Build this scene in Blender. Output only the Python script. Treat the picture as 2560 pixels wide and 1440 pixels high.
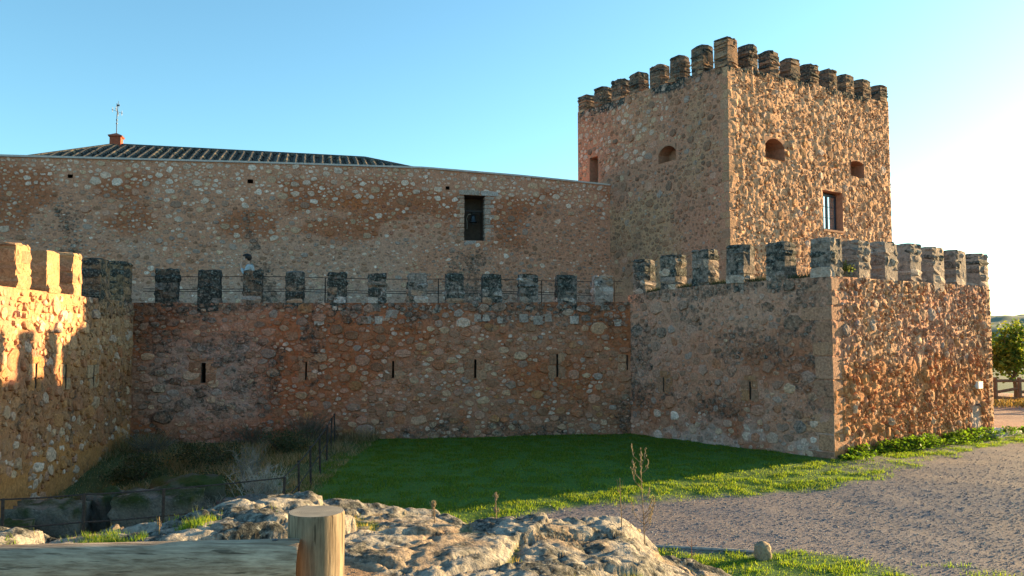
import bpy, bmesh, math, random
import numpy as np
from mathutils import Vector, Matrix

for o in list(bpy.data.objects):
    bpy.data.objects.remove(o)
scene = bpy.context.scene
C = scene.collection
R = math.radians
rng = np.random.default_rng(7)
random.seed(7)

# ------------------------------------------------------------------ camera
EYE = 3.1
cam = bpy.data.cameras.new('camera')
cam.sensor_width = 36.0
cam.lens = 2030 / 2560 * 36
cam.clip_end = 9000
cam.clip_start = 0.05
camo = bpy.data.objects.new('camera', cam)
C.objects.link(camo)
camo.location = (0, 0, EYE)
camo.rotation_euler = (R(90) + math.atan(120 / 2030), 0, 0)
scene.camera = camo

# ------------------------------------------------------------------ sky, sun, exposure
SUN_AZ = 29.0       # degrees from +X towards +Y
SUN_EL = 8.0
world = bpy.data.worlds.new('World')
scene.world = world
world.use_nodes = True
wn = world.node_tree.nodes
wl = world.node_tree.links
sky = wn.new('ShaderNodeTexSky')
sky.sky_type = 'NISHITA'
sky.sun_disc = False
sky.sun_elevation = R(SUN_EL)
sky.sun_rotation = R(90 - SUN_AZ)
sky.altitude = 700
sky.air_density = 1.0
sky.dust_density = 1.2
sky.ozone_density = 1.6
wn['Background'].inputs['Strength'].default_value = 0.105
tint = wn.new('ShaderNodeMix'); tint.data_type = 'RGBA'; tint.blend_type = 'MULTIPLY'
tint.inputs['Factor'].default_value = 1.0
tint.inputs['B'].default_value = (0.66, 0.945, 0.97, 1)      # the clear, slightly turquoise air of the evening
wl.new(sky.outputs[0], tint.inputs['A'])
wl.new(tint.outputs['Result'], wn['Background'].inputs['Color'])

sun = bpy.data.lights.new('sun', 'SUN')
sun.energy = 5.0
sun.angle = R(0.5)
sun.color = (1.0, 0.73, 0.36)
suno = bpy.data.objects.new('sun', sun)
C.objects.link(suno)
sd = Vector((math.cos(R(SUN_EL)) * math.cos(R(SUN_AZ)), math.cos(R(SUN_EL)) * math.sin(R(SUN_AZ)), math.sin(R(SUN_EL))))
suno.rotation_euler = sd.to_track_quat('Z', 'Y').to_euler()
suno.location = (40, 20, 30)

vs = scene.view_settings
vs.view_transform = 'Standard'
vs.look = 'None'
vs.gamma = 1.0
vs.exposure = 2.02
vs.use_curve_mapping = False

# ------------------------------------------------------------------ noise helpers
def h2(ix, iy, seed=0):
    n = (ix.astype(np.int64) * 374761393 + iy.astype(np.int64) * 668265263 + seed * 1442695041) & 0x7fffffff
    n = ((n ^ (n >> 13)) * 1274126177) & 0x7fffffff
    n = (n ^ (n >> 16)) & 0xffffff
    return n / 0xffffff

def vnoise(x, y, seed=0):
    x = np.asarray(x, float); y = np.asarray(y, float)
    ix = np.floor(x); iy = np.floor(y)
    fx = x - ix; fy = y - iy
    ux = fx * fx * (3 - 2 * fx); uy = fy * fy * (3 - 2 * fy)
    a = h2(ix, iy, seed); b = h2(ix + 1, iy, seed); c = h2(ix, iy + 1, seed); d = h2(ix + 1, iy + 1, seed)
    return (a * (1 - ux) + b * ux) * (1 - uy) + (c * (1 - ux) + d * ux) * uy

def fbm(x, y, oct=4, seed=0, gain=0.5):
    s = 0.0; a = 1.0; t = 0.0
    x = np.asarray(x, float); y = np.asarray(y, float)
    for k in range(oct):
        s = s + a * vnoise(x * 2 ** k + 17.3 * k, y * 2 ** k - 9.1 * k, seed + k)
        t += a; a *= gain
    return s / t            # 0..1

def worley(x, y, seed=0):
    """distance to nearest and second nearest feature point"""
    x = np.asarray(x, float); y = np.asarray(y, float)
    ix = np.floor(x); iy = np.floor(y)
    d1 = np.full(x.shape, 9.0); d2 = np.full(x.shape, 9.0); idv = np.zeros(x.shape); cxx = np.zeros(x.shape); cyy = np.zeros(x.shape)
    for dx in (-1, 0, 1):
        for dy in (-1, 0, 1):
            cx = ix + dx; cy = iy + dy
            px = cx + h2(cx, cy, seed); py = cy + h2(cx, cy, seed + 11)
            d = np.hypot(x - px, y - py)
            near = d < d1
            d2 = np.where(near, d1, np.minimum(d2, d))
            idv = np.where(near, h2(cx, cy, seed + 23), idv)
            cxx = np.where(near, px, cxx); cyy = np.where(near, py, cyy)
            d1 = np.where(near, d, d1)
    return d1, d2, idv, x - cxx, y - cyy

def sstep(a, b, x):
    t = np.clip((np.asarray(x, float) - a) / (b - a), 0, 1)
    return t * t * (3 - 2 * t)

def mixc(a, b, t):
    t = np.asarray(t, float)[..., None]
    return np.asarray(a) * (1 - t) + np.asarray(b) * t

# ------------------------------------------------------------------ mesh helpers
def mesh_np(name, verts, tris=None, quads=None, col=None, smooth=False):
    verts = np.asarray(verts, np.float32)
    me = bpy.data.meshes.new(name)
    me.vertices.add(len(verts))
    me.vertices.foreach_set('co', verts.ravel())
    nt = 0 if tris is None else len(tris)
    nq = 0 if quads is None else len(quads)
    loops = []; starts = []
    if nt:
        loops.append(np.asarray(tris, np.int32).ravel()); starts.append(np.arange(nt) * 3)
    if nq:
        loops.append(np.asarray(quads, np.int32).ravel()); starts.append(nt * 3 + np.arange(nq) * 4)
    lv = np.concatenate(loops); ls = np.concatenate(starts).astype(np.int32)
    me.loops.add(len(lv)); me.loops.foreach_set('vertex_index', lv)
    me.polygons.add(len(ls)); me.polygons.foreach_set('loop_start', ls)
    me.polygons.foreach_set('use_smooth', np.full(len(ls), smooth))
    me.update(calc_edges=True)
    if col is not None:
        col = np.asarray(col, np.float32)
        if col.shape[1] == 3:
            col = np.concatenate([col, np.zeros((len(col), 1), np.float32)], 1)
        at = me.attributes.new('col', 'FLOAT_COLOR', 'POINT')
        at.data.foreach_set('color', col.ravel())
    return me

def obj(name, me, mat=None, parent=None, loc=None):
    o = bpy.data.objects.new(name, me)
    C.objects.link(o)
    if mat is not None and not me.materials:
        me.materials.append(mat)
    if parent is not None:
        o.parent = parent
    if loc is not None:
        o.location = loc
    return o

def thing(name, label, cat, loc=(0, 0, 0), rotz=0, group=None):
    o = bpy.data.objects.new(name, None)
    C.objects.link(o)
    o.empty_display_size = 0.2
    o.location = loc; o.rotation_euler = (0, 0, rotz)
    return tag(o, label, cat, group)

def tag(o, label=None, cat=None, group=None, kind=None):
    if label: o['label'] = label
    if cat: o['category'] = cat
    if group: o['group'] = group
    if kind: o['kind'] = kind
    return o

class MB:
    """collects shapes into one mesh"""
    def __init__(s): s.v = []; s.f = []; s.c = []
    def add(s, verts, faces, c=None):
        b = len(s.v)
        s.v += [tuple(map(float, p)) for p in verts]
        s.f += [tuple(b + i for i in f) for f in faces]
        s.c += [tuple(c) if c is not None else (0.5, 0.5, 0.5)] * len(verts)
    def box(s, lo, hi, c=None, M=None):
        x0, y0, z0 = lo; x1, y1, z1 = hi
        v = [(x0, y0, z0), (x1, y0, z0), (x1, y1, z0), (x0, y1, z0), (x0, y0, z1), (x1, y0, z1), (x1, y1, z1), (x0, y1, z1)]
        if M is not None: v = [tuple(M @ Vector(p)) for p in v]
        s.add(v, [(0, 3, 2, 1), (4, 5, 6, 7), (0, 1, 5, 4), (1, 2, 6, 5), (2, 3, 7, 6), (3, 0, 4, 7)], c)
    def tube(s, pts, rad, n=6, c=None, cap=True):
        pts = [Vector(p) for p in pts]
        if not hasattr(rad, '__len__'): rad = [rad] * len(pts)
        rings = []
        prev = None
        for i, p in enumerate(pts):
            a = pts[max(i - 1, 0)]; b = pts[min(i + 1, len(pts) - 1)]
            t = (b - a).normalized()
            ref = Vector((0, 0, 1)) if abs(t.z) < 0.9 else Vector((1, 0, 0))
            x = t.cross(ref).normalized(); y = t.cross(x)
            rings.append([p + (x * math.cos(k * 2 * math.pi / n) + y * math.sin(k * 2 * math.pi / n)) * rad[i] for k in range(n)])
        v = [q for r in rings for q in r]
        f = []
        for i in range(len(rings) - 1):
            for k in range(n):
                f.append((i * n + k, i * n + (k + 1) % n, (i + 1) * n + (k + 1) % n, (i + 1) * n + k))
        if cap:
            f.append(tuple(range(n))[::-1]); f.append(tuple((len(rings) - 1) * n + k for k in range(n)))
        s.add(v, f, c)
    def lathe(s, prof, n=20, c=None, ctr=(0, 0, 0)):
        v = []; f = []
        for r, z in prof:
            for k in range(n):
                a = k * 2 * math.pi / n
                v.append((ctr[0] + r * math.cos(a), ctr[1] + r * math.sin(a), ctr[2] + z))
        for i in range(len(prof) - 1):
            for k in range(n):
                f.append((i * n + k, i * n + (k + 1) % n, (i + 1) * n + (k + 1) % n, (i + 1) * n + k))
        s.add(v, f, c)
    def build(s, name, mat, parent=None, smooth=False, loc=None):
        me = bpy.data.meshes.new(name)
        me.from_pydata(s.v, [], s.f)
        if smooth:
            me.polygons.foreach_set('use_smooth', [True] * len(me.polygons))
        at = me.attributes.new('col', 'FLOAT_COLOR', 'POINT')
        cc = np.ones((len(s.v), 4), np.float32); cc[:, :3] = np.array(s.c, np.float32).reshape(-1, 3); cc[:, 3] = 0
        at.data.foreach_set('color', cc.ravel())
        me.update()
        return obj(name, me, mat, parent, loc)

# ------------------------------------------------------------------ materials
def newmat(name):
    m = bpy.data.materials.new(name); m.use_nodes = True
    nt = m.node_tree
    return m, nt.nodes, nt.links, nt.nodes['Principled BSDF']

def stone_mat(name, bump=0.5, scale=22.0, var=0.35, rough=0.95, lichen=True, smear=0.0, tone=None):
    """colour from the piece's own attribute, grain, specks and lichen from noise in world space"""
    m, n, l, b = newmat(name)
    at = n.new('ShaderNodeAttribute'); at.attribute_name = 'col'
    geo = n.new('ShaderNodeNewGeometry')
    n1 = n.new('ShaderNodeTexNoise'); n1.inputs['Scale'].default_value = scale; n1.inputs['Detail'].default_value = 6; n1.inputs['Roughness'].default_value = 0.65
    n2 = n.new('ShaderNodeTexNoise'); n2.inputs['Scale'].default_value = scale * 0.34; n2.inputs['Detail'].default_value = 8; n2.inputs['Roughness'].default_value = 0.72
    l.new(geo.outputs['Position'], n1.inputs['Vector']); l.new(geo.outputs['Position'], n2.inputs['Vector'])
    mr = n.new('ShaderNodeMapRange'); mr.inputs['From Min'].default_value = 0.3; mr.inputs['From Max'].default_value = 0.7
    mr.inputs['To Min'].default_value = 1 - var; mr.inputs['To Max'].default_value = 1 + var
    l.new(n1.outputs['Fac'], mr.inputs['Value'])
    mul = n.new('ShaderNodeVectorMath'); mul.operation = 'SCALE'
    l.new(at.outputs['Color'], mul.inputs[0]); l.new(mr.outputs[0], mul.inputs['Scale'])
    colout = mul.outputs[0]
    if tone:
        tn = n.new('ShaderNodeVectorMath'); tn.operation = 'MULTIPLY'; tn.inputs[1].default_value = tone
        l.new(colout, tn.inputs[0]); colout = tn.outputs[0]
    if smear:
        # lime wash and earth smeared over the face of the stones
        n3 = n.new('ShaderNodeTexNoise'); n3.inputs['Scale'].default_value = 3.3; n3.inputs['Detail'].default_value = 7; n3.inputs['Roughness'].default_value = 0.68
        l.new(geo.outputs['Position'], n3.inputs['Vector'])
        m3 = n.new('ShaderNodeMapRange'); m3.inputs['From Min'].default_value = 0.5; m3.inputs['From Max'].default_value = 0.66; m3.inputs['To Max'].default_value = smear
        l.new(n3.outputs['Fac'], m3.inputs['Value'])
        sm = n.new('ShaderNodeMix'); sm.data_type = 'RGBA'; sm.inputs['B'].default_value = (0.40, 0.225, 0.155, 1)
        l.new(m3.outputs[0], sm.inputs['Factor']); l.new(colout, sm.inputs['A'])
        colout = sm.outputs['Result']
    if lichen:
        # alpha = how much of the surface the lichen takes; noise decides where
        sub = n.new('ShaderNodeMath'); sub.operation = 'SUBTRACT'; sub.inputs[0].default_value = 0.86
        l.new(at.outputs['Alpha'], sub.inputs[1])
        mx = n.new('ShaderNodeMath'); mx.operation = 'SUBTRACT'
        l.new(n2.outputs['Fac'], mx.inputs[0]); l.new(sub.outputs[0], mx.inputs[1])
        m2 = n.new('ShaderNodeMath'); m2.operation = 'MULTIPLY'; m2.use_clamp = True; m2.inputs[1].default_value = 4.0
        l.new(mx.outputs[0], m2.inputs[0])
        dk = n.new('ShaderNodeMix'); dk.data_type = 'RGBA'
        l.new(m2.outputs[0], dk.inputs['Factor'])
        l.new(colout, dk.inputs['A'])
        rr = n.new('ShaderNodeValToRGB')
        rr.color_ramp.elements[0].position = 0.40; rr.color_ramp.elements[0].color = (0.022, 0.022, 0.021, 1)
        rr.color_ramp.elements[1].position = 0.66; rr.color_ramp.elements[1].color = (0.26, 0.25, 0.225, 1)
        e = rr.color_ramp.elements.new(0.56); e.color = (0.075, 0.072, 0.063, 1)
        l.new(n1.outputs['Fac'], rr.inputs['Fac'])
        l.new(rr.outputs['Color'], dk.inputs['B'])
        colout = dk.outputs['Result']
    l.new(colout, b.inputs['Base Color'])
    b.inputs['Roughness'].default_value = rough
    b.inputs['Specular IOR Level'].default_value = 0.15
    bp = n.new('ShaderNodeBump'); bp.inputs['Strength'].default_value = bump; bp.inputs['Distance'].default_value = 0.03
    l.new(n1.outputs['Fac'], bp.inputs['Height']); l.new(bp.outputs[0], b.inputs['Normal'])
    return m

def plain_mat(name, col, rough=0.8, metal=0.0, noise=0.25, scale=15.0, bump=0.2, spec=0.3):
    m, n, l, b = newmat(name)
    geo = n.new('ShaderNodeNewGeometry')
    n1 = n.new('ShaderNodeTexNoise'); n1.inputs['Scale'].default_value = scale; n1.inputs['Detail'].default_value = 5
    l.new(geo.outputs['Position'], n1.inputs['Vector'])
    mr = n.new('ShaderNodeMapRange'); mr.inputs['From Min'].default_value = 0.3; mr.inputs['From Max'].default_value = 0.7
    mr.inputs['To Min'].default_value = 1 - noise; mr.inputs['To Max'].default_value = 1 + noise
    l.new(n1.outputs['Fac'], mr.inputs['Value'])
    mul = n.new('ShaderNodeVectorMath'); mul.operation = 'SCALE'; mul.inputs[0].default_value = col
    l.new(mr.outputs[0], mul.inputs['Scale']); l.new(mul.outputs[0], b.inputs['Base Color'])
    b.inputs['Roughness'].default_value = rough; b.inputs['Metallic'].default_value = metal
    b.inputs['Specular IOR Level'].default_value = spec
    if bump:
        bp = n.new('ShaderNodeBump'); bp.inputs['Strength'].default_value = bump; bp.inputs['Distance'].default_value = 0.02
        l.new(n1.outputs['Fac'], bp.inputs['Height']); l.new(bp.outputs[0], b.inputs['Normal'])
    return m

def leaf_mat(name, trans=0.35, rough=0.6, tcol=(1, 1, 1)):
    m, n, l, b = newmat(name)
    at = n.new('ShaderNodeAttribute'); at.attribute_name = 'col'
    l.new(at.outputs['Color'], b.inputs['Base Color'])
    b.inputs['Roughness'].default_value = rough
    b.inputs['Specular IOR Level'].default_value = 0.2
    t = n.new('ShaderNodeBsdfTranslucent')
    tm = n.new('ShaderNodeVectorMath'); tm.operation = 'MULTIPLY'; tm.inputs[1].default_value = tcol
    l.new(at.outputs['Color'], tm.inputs[0]); l.new(tm.outputs[0], t.inputs['Color'])
    mx = n.new('ShaderNodeMixShader'); mx.inputs[0].default_value = trans
    out = n['Material Output']
    l.new(b.outputs[0], mx.inputs[1]); l.new(t.outputs[0], mx.inputs[2]); l.new(mx.outputs[0], out.inputs['Surface'])
    return m

M_STONE = stone_mat('rubble_stone', bump=0.6, scale=18, var=0.5, smear=0.6, tone=(1.22, 1.0, 0.94))
M_MORTAR = stone_mat('lime_mortar', bump=0.8, scale=14, var=0.32, tone=(1.23, 0.985, 0.925))
M_ROCK = stone_mat('limestone_rock', bump=0.9, scale=26, var=0.30)
M_GROUND = stone_mat('ground_soil', bump=0.6, scale=18, var=0.35, lichen=False)
M_PEBBLE = stone_mat('gravel_stone', bump=0.2, scale=40, var=0.2, lichen=False)
M_GRASS = leaf_mat('grass_blade', 0.5, 0.6, (2.6, 2.0, 0.8))
M_LEAF = leaf_mat('tree_leaf', 0.45, 0.6, (1.35, 1.5, 0.8))
M_DRY = leaf_mat('dry_stem', 0.1, 0.9)
M_IRON = plain_mat('rusty_iron', (0.045, 0.035, 0.032), 0.7, 0.3, 0.4, 30)
M_IRONGREY = plain_mat('grey_iron', (0.09, 0.09, 0.10), 0.5, 0.6, 0.2, 30)
M_BELL = plain_mat('dark_bronze', (0.05, 0.055, 0.06), 0.45, 0.8, 0.3, 20)
M_TILE = stone_mat('roof_tile', bump=0.3, scale=18, var=0.3)
M_BRICK = plain_mat('red_brick', (0.38, 0.10, 0.055), 0.9, 0, 0.3, 30, 0.4)
M_PLASTER = plain_mat('niche_plaster', (0.38, 0.19, 0.12), 0.95, 0, 0.2, 9, 0.3)
M_COPING = plain_mat('pale_coping', (0.55, 0.46, 0.42), 0.9, 0, 0.15, 8, 0.2)
M_WHITE = plain_mat('white_plastic', (0.78, 0.77, 0.74), 0.5, 0, 0.06, 12, 0)
M_FRAME = plain_mat('dark_window_frame', (0.03, 0.035, 0.05), 0.5, 0, 0.1, 30, 0)
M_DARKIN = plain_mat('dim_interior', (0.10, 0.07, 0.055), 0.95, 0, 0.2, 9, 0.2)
m, n_, l_, b_ = newmat('window_glass')
b_.inputs['Metallic'].default_value = 0.9; b_.inputs['Base Color'].default_value = (0.70, 0.76, 0.82, 1); b_.inputs['Roughness'].default_value = 0.06
b_.inputs['IOR'].default_value = 2.4; b_.inputs['Specular IOR Level'].default_value = 0.8
M_GLASS = m

def wood_mat(name, ca, cb, axis='Z', scale=30):
    m, n, l, b = newmat(name)
    tc = n.new('ShaderNodeTexCoord')
    mp = n.new('ShaderNodeMapping')
    mp.inputs['Scale'].default_value = (1, 1, 0.07) if axis == 'Z' else (0.10, 1, 1)
    l.new(tc.outputs['Object'], mp.inputs['Vector'])
    n1 = n.new('ShaderNodeTexNoise'); n1.inputs['Scale'].default_value = scale * 3; n1.inputs['Detail'].default_value = 7; n1.inputs['Roughness'].default_value = 0.7
    l.new(mp.outputs[0], n1.inputs['Vector'])
    n2 = n.new('ShaderNodeTexNoise'); n2.inputs['Scale'].default_value = 9; n2.inputs['Detail'].default_value = 4
    l.new(tc.outputs['Object'], n2.inputs['Vector'])
    rp = n.new('ShaderNodeValToRGB')
    rp.color_ramp.elements[0].position = 0.38; rp.color_ramp.elements[0].color = (*ca, 1)
    rp.color_ramp.elements[1].position = 0.60; rp.color_ramp.elements[1].color = (*cb, 1)
    l.new(n1.outputs['Fac'], rp.inputs['Fac'])
    mr = n.new('ShaderNodeMapRange'); mr.inputs['From Min'].default_value = 0.3; mr.inputs['From Max'].default_value = 0.7
    mr.inputs['To Min'].default_value = 0.8; mr.inputs['To Max'].default_value = 1.2
    l.new(n2.outputs['Fac'], mr.inputs['Value'])
    mul = n.new('ShaderNodeVectorMath'); mul.operation = 'SCALE'
    l.new(rp.outputs['Color'], mul.inputs[0]); l.new(mr.outputs[0], mul.inputs['Scale'])
    # drying cracks along the grain
    mp2 = n.new('ShaderNodeMapping'); mp2.inputs['Scale'].default_value = (1, 1, 0.05) if axis == 'Z' else (0.05, 1, 1)
    l.new(tc.outputs['Object'], mp2.inputs['Vector'])
    n3 = n.new('ShaderNodeTexNoise'); n3.inputs['Scale'].default_value = 95; n3.inputs['Detail'].default_value = 4; n3.inputs['Distortion'].default_value = 0.4
    l.new(mp2.outputs[0], n3.inputs['Vector'])
    ck = n.new('ShaderNodeMapRange'); ck.inputs['From Min'].default_value = 0.345; ck.inputs['From Max'].default_value = 0.39; ck.inputs['To Min'].default_value = 0.35
    l.new(n3.outputs['Fac'], ck.inputs['Value'])
    mk2 = n.new('ShaderNodeVectorMath'); mk2.operation = 'SCALE'
    l.new(mul.outputs[0], mk2.inputs[0]); l.new(ck.outputs[0], mk2.inputs['Scale'])
    l.new(mk2.outputs[0], b.inputs['Base Color'])
    b.inputs['Roughness'].default_value = 0.85; b.inputs['Specular IOR Level'].default_value = 0.2
    bp = n.new('ShaderNodeBump'); bp.inputs['Strength'].default_value = 0.6; bp.inputs['Distance'].default_value = 0.004
    l.new(n1.outputs['Fac'], bp.inputs['Height']); l.new(bp.outputs[0], b.inputs['Normal'])
    return m
M_WOODPOST = wood_mat('weathered_post_wood', (0.15, 0.10, 0.065), (0.30, 0.215, 0.14), 'Z')
M_WOODRAIL = wood_mat('grey_rail_wood', (0.24, 0.155, 0.10), (0.50, 0.35, 0.24), 'X')
M_WOODFAR = plain_mat('brown_fence_wood', (0.22, 0.12, 0.07), 0.85, 0, 0.25, 12)

# ------------------------------------------------------------------ layout of the castle (metres; lawn at z = 0)
class Face:
    """a vertical wall face: s runs along it, z up, d out of it"""
    def __init__(f, a, ang, sign):
        f.a = np.array(a, float)
        f.dir = np.array([math.cos(R(ang)), math.sin(R(ang))])
        f.n = np.array([-f.dir[1], f.dir[0]]) * sign
        f.sign = sign
    def P(f, s, z, d=0.0):
        s = np.asarray(s, float); z = np.asarray(z, float); d = np.asarray(d, float)
        x = f.a[0] + f.dir[0] * s + f.n[0] * d
        y = f.a[1] + f.dir[1] * s + f.n[1] * d
        return np.stack(np.broadcast_arrays(x, y, z), -1)
    def M(f):
        """local frame (s, out, z) -> world, at s = 0, z = 0"""
        m = Matrix.Identity(4)
        m[0][0], m[1][0] = f.dir; m[0][1], m[1][1] = f.n
        m[0][3], m[1][3] = f.a
        return m

BC = (8.084, 20.554)                    # near corner of the low bastion
F_BR = Face(BC, 38, -1)
F_BL = Face(BC, 128, 1)
JC = (3.799, 26.039)
F_C = Face(JC, 190, 1)
KC = (-10.924, 23.443)
F_L = Face(KC, -82.1, 1)
TC = (8.126, 30.1)
F_TR = Face(TC, 36, -1)
F_TL = Face(TC, 120, 1)
IC = (4.441, 36.483)
F_I = Face(IC, 194, 1)

def interp(xs, ys):
    return lambda s: np.interp(s, xs, ys)

_a, _b = np.meshgrid(np.arange(400) * 0.25, np.arange(80) * 0.25, indexing='ij')
PATCH = fbm(_a * 0.55, _b * 0.75, 4, 301)

# ---- stone layout ---------------------------------------------------------
def pack(w, z0, ztop, classes, aspect, excl, sizef=None, s0=0.0):
    """dart throwing, largest stones first, in a space squeezed by the stones' aspect"""
    cell = 0.5
    grid = {}
    pts = []
    zmax = float(np.max(ztop(np.linspace(s0, w, 50))))
    for (rmin, rmax, tries, k) in classes:
        S = rng.uniform(s0, w, tries); Z = rng.uniform(z0, zmax, tries); RR = rng.uniform(rmin, rmax, tries)
        zt = ztop(S)
        for s, z, r, t in zip(S, Z, RR, zt):
            if sizef is not None:
                r = r * sizef(s, z)
            pn = PATCH[int(s / 0.25) % 400, int(z / 0.25) % 80]
            if pn > 0.60 and r > 0.06: continue
            r = r * (0.62 + 0.85 * pn) * random.choice((0.8, 1.0, 1.0, 1.25))
            if z + r * 0.8 > t or z - r < z0 - 0.3 or s - r * aspect < s0 or s + r * aspect > w: continue
            bad = False
            for (a, b, c, d) in excl:
                if s + r * aspect > a and s - r * aspect < b and z + r > c and z - r < d:
                    bad = True; break
            if bad: continue
            x = s / aspect
            gx = int(x / cell); gy = int(z / cell)
            for i in (-1, 0, 1):
                for j in (-1, 0, 1):
                    for (x2, z2, r2) in grid.get((gx + i, gy + j), ()):
                        q = (r + r2) * k
                        if (x - x2) ** 2 + (z - z2) ** 2 < q * q:
                            bad = True; break
                    if bad: break
                if bad: break
            if bad: continue
            grid.setdefault((gx, gy), []).append((x, z, r))
            pts.append((x, z, r))
    return pts, grid

def clip_poly(poly, nx, ny, c):
    out = []
    m = len(poly)
    for i in range(m):
        ax, ay = poly[i]; bx, by = poly[(i + 1) % m]
        da = nx * ax + ny * ay - c; db = nx * bx + ny * by - c
        if da <= 0: out.append((ax, ay))
        if (da < 0 < db) or (db < 0 < da):
            t = da / (da - db)
            out.append((ax + (bx - ax) * t, ay + (by - ay) * t))
    return out

def stone_polys(pts, grid, aspect, grow, gap):
    res = []
    for (x, z, r) in pts:
        nv = random.choice((5, 6, 7, 8, 9))
        a0 = random.random() * 6.28
        asp = random.uniform(0.82, 1.25); rot = random.gauss(0, 0.35)
        poly = []
        for k in range(nv):
            a = a0 + k * 2 * math.pi / nv
            c, s = math.cos(a), math.sin(a)
            sq = 1 / (abs(c) ** 3.6 + abs(s) ** 3.6) ** (1 / 3.6)
            rr = r * grow * (0.45 + 0.55 * sq) * random.uniform(0.72, 1.16)
            px, pz = rr * c * asp, rr * s / asp
            poly.append((x + px * math.cos(rot) - pz * math.sin(rot), z + px * math.sin(rot) + pz * math.cos(rot)))
        gx = int(x / 0.5); gy = int(z / 0.5)
        for i in (-1, 0, 1):
            for j in (-1, 0, 1):
                for (x2, z2, r2) in grid.get((gx + i, gy + j), ()):
                    dx = x2 - x; dz = z2 - z
                    dd = dx * dx + dz * dz
                    if dd == 0 or dd > ((r + r2) * grow * 1.35) ** 2: continue
                    dist = math.sqrt(dd)
                    nx, nz = dx / dist, dz / dist
                    t = (dd + r * r - r2 * r2) / (2 * dist) - gap * 0.5
                    poly = clip_poly(poly, nx, nz, nx * x + nz * z + t)
                    if len(poly) < 3: break
                if len(poly) < 3: break
            if len(poly) < 3: break
        if len(poly) < 4: continue
        # merge close vertices
        q = []
        for p in poly:
            if not q or math.hypot(p[0] - q[-1][0], p[1] - q[-1][1]) > 0.16 * r: q.append(p)
        if len(q) > 1 and math.hypot(q[0][0] - q[-1][0], q[0][1] - q[-1][1]) < 0.16 * r: q.pop()
        if len(q) < 4: continue
        p = np.array(q); p[:, 0] *= aspect
        res.append((p, r))
    return res

def stone_mesh(poly, base_d, height, face, flatness=0.76):
    """rough dome over a polygon: rim sunk in the mortar, shoulder, crown"""
    N = len(poly)
    c = poly.mean(0)
    rel = poly - c
    tilt = rng.normal(0, 0.10, 2)
    def ring(sc, hh, jit):
        r2 = rel * (sc * (1 + rng.normal(0, jit, (N, 1))))
        d = base_d + hh * (1 + rng.normal(0, 0.18, N)) + (r2 @ tilt) * (hh > 0)
        return face.P(c[0] + r2[:, 0], c[1] + r2[:, 1], d)
    v = np.concatenate([ring(1.0, -0.04, 0), ring(0.90, height * 0.5, 0.03), ring(flatness, height, 0.06), face.P([c[0]], [c[1]], [base_d + height * rng.uniform(0.85, 1.2)])])
    t = []
    for k in range(N):
        k2 = (k + 1) % N
        for b in (0, N):
            t += [(b + k, b + k2, b + N + k2), (b + k, b + N + k2, b + N + k)]
        t.append((2 * N + k, 2 * N + k2, 3 * N))
    t = np.array(t)
    if face.sign < 0: t = t[:, ::-1]
    # (s, z, out) right-handed when sign = 1 is reversed: keep outward normals
    return v, t[:, ::-1]

def area(p):
    x, y = p[:, 0], p[:, 1]
    return 0.5 * abs(np.dot(x, np.roll(y, -1)) - np.dot(y, np.roll(x, -1)))

CAMP = np.array([0, 0, EYE])
def place_stones(root, stones, keep=300):
    """stones: list of (verts, tris, rgba, weight). The largest in view become parts, the rest one stuff part."""
    L0 = np.array(root.location)
    order = sorted(range(len(stones)), key=lambda i: -stones[i][3])
    for i in order[:keep]:
        v, t, c, w = stones[i]
        ctr = v.mean(0)
        me = mesh_np('stone', v - ctr, tris=t, col=np.tile(c, (len(v), 1)))
        obj('stone', me, M_STONE, root, ctr - L0)
    rest = order[keep:]
    if rest:
        vs_, ts_, cs_ = [], [], []
        b = 0
        for i in rest:
            v, t, c, w = stones[i]
            vs_.append(v - L0); ts_.append(t + b); cs_.append(np.tile(c, (len(v), 1))); b += len(v)
        o = obj('rubble_stones', mesh_np('rubble_stones', np.concatenate(vs_), tris=np.concatenate(ts_), col=np.concatenate(cs_)), M_STONE, root)
        tag(o, kind='stuff')

def bulge(face, s, z, w, amp, seed):
    e = np.clip(np.minimum(np.asarray(s) / 0.6, (w - np.asarray(s)) / 0.6), 0, 1)
    return amp * (fbm(np.asarray(s) * 0.7, np.asarray(z) * 0.7, 3, seed) - 0.5) * 2 * e

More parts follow.
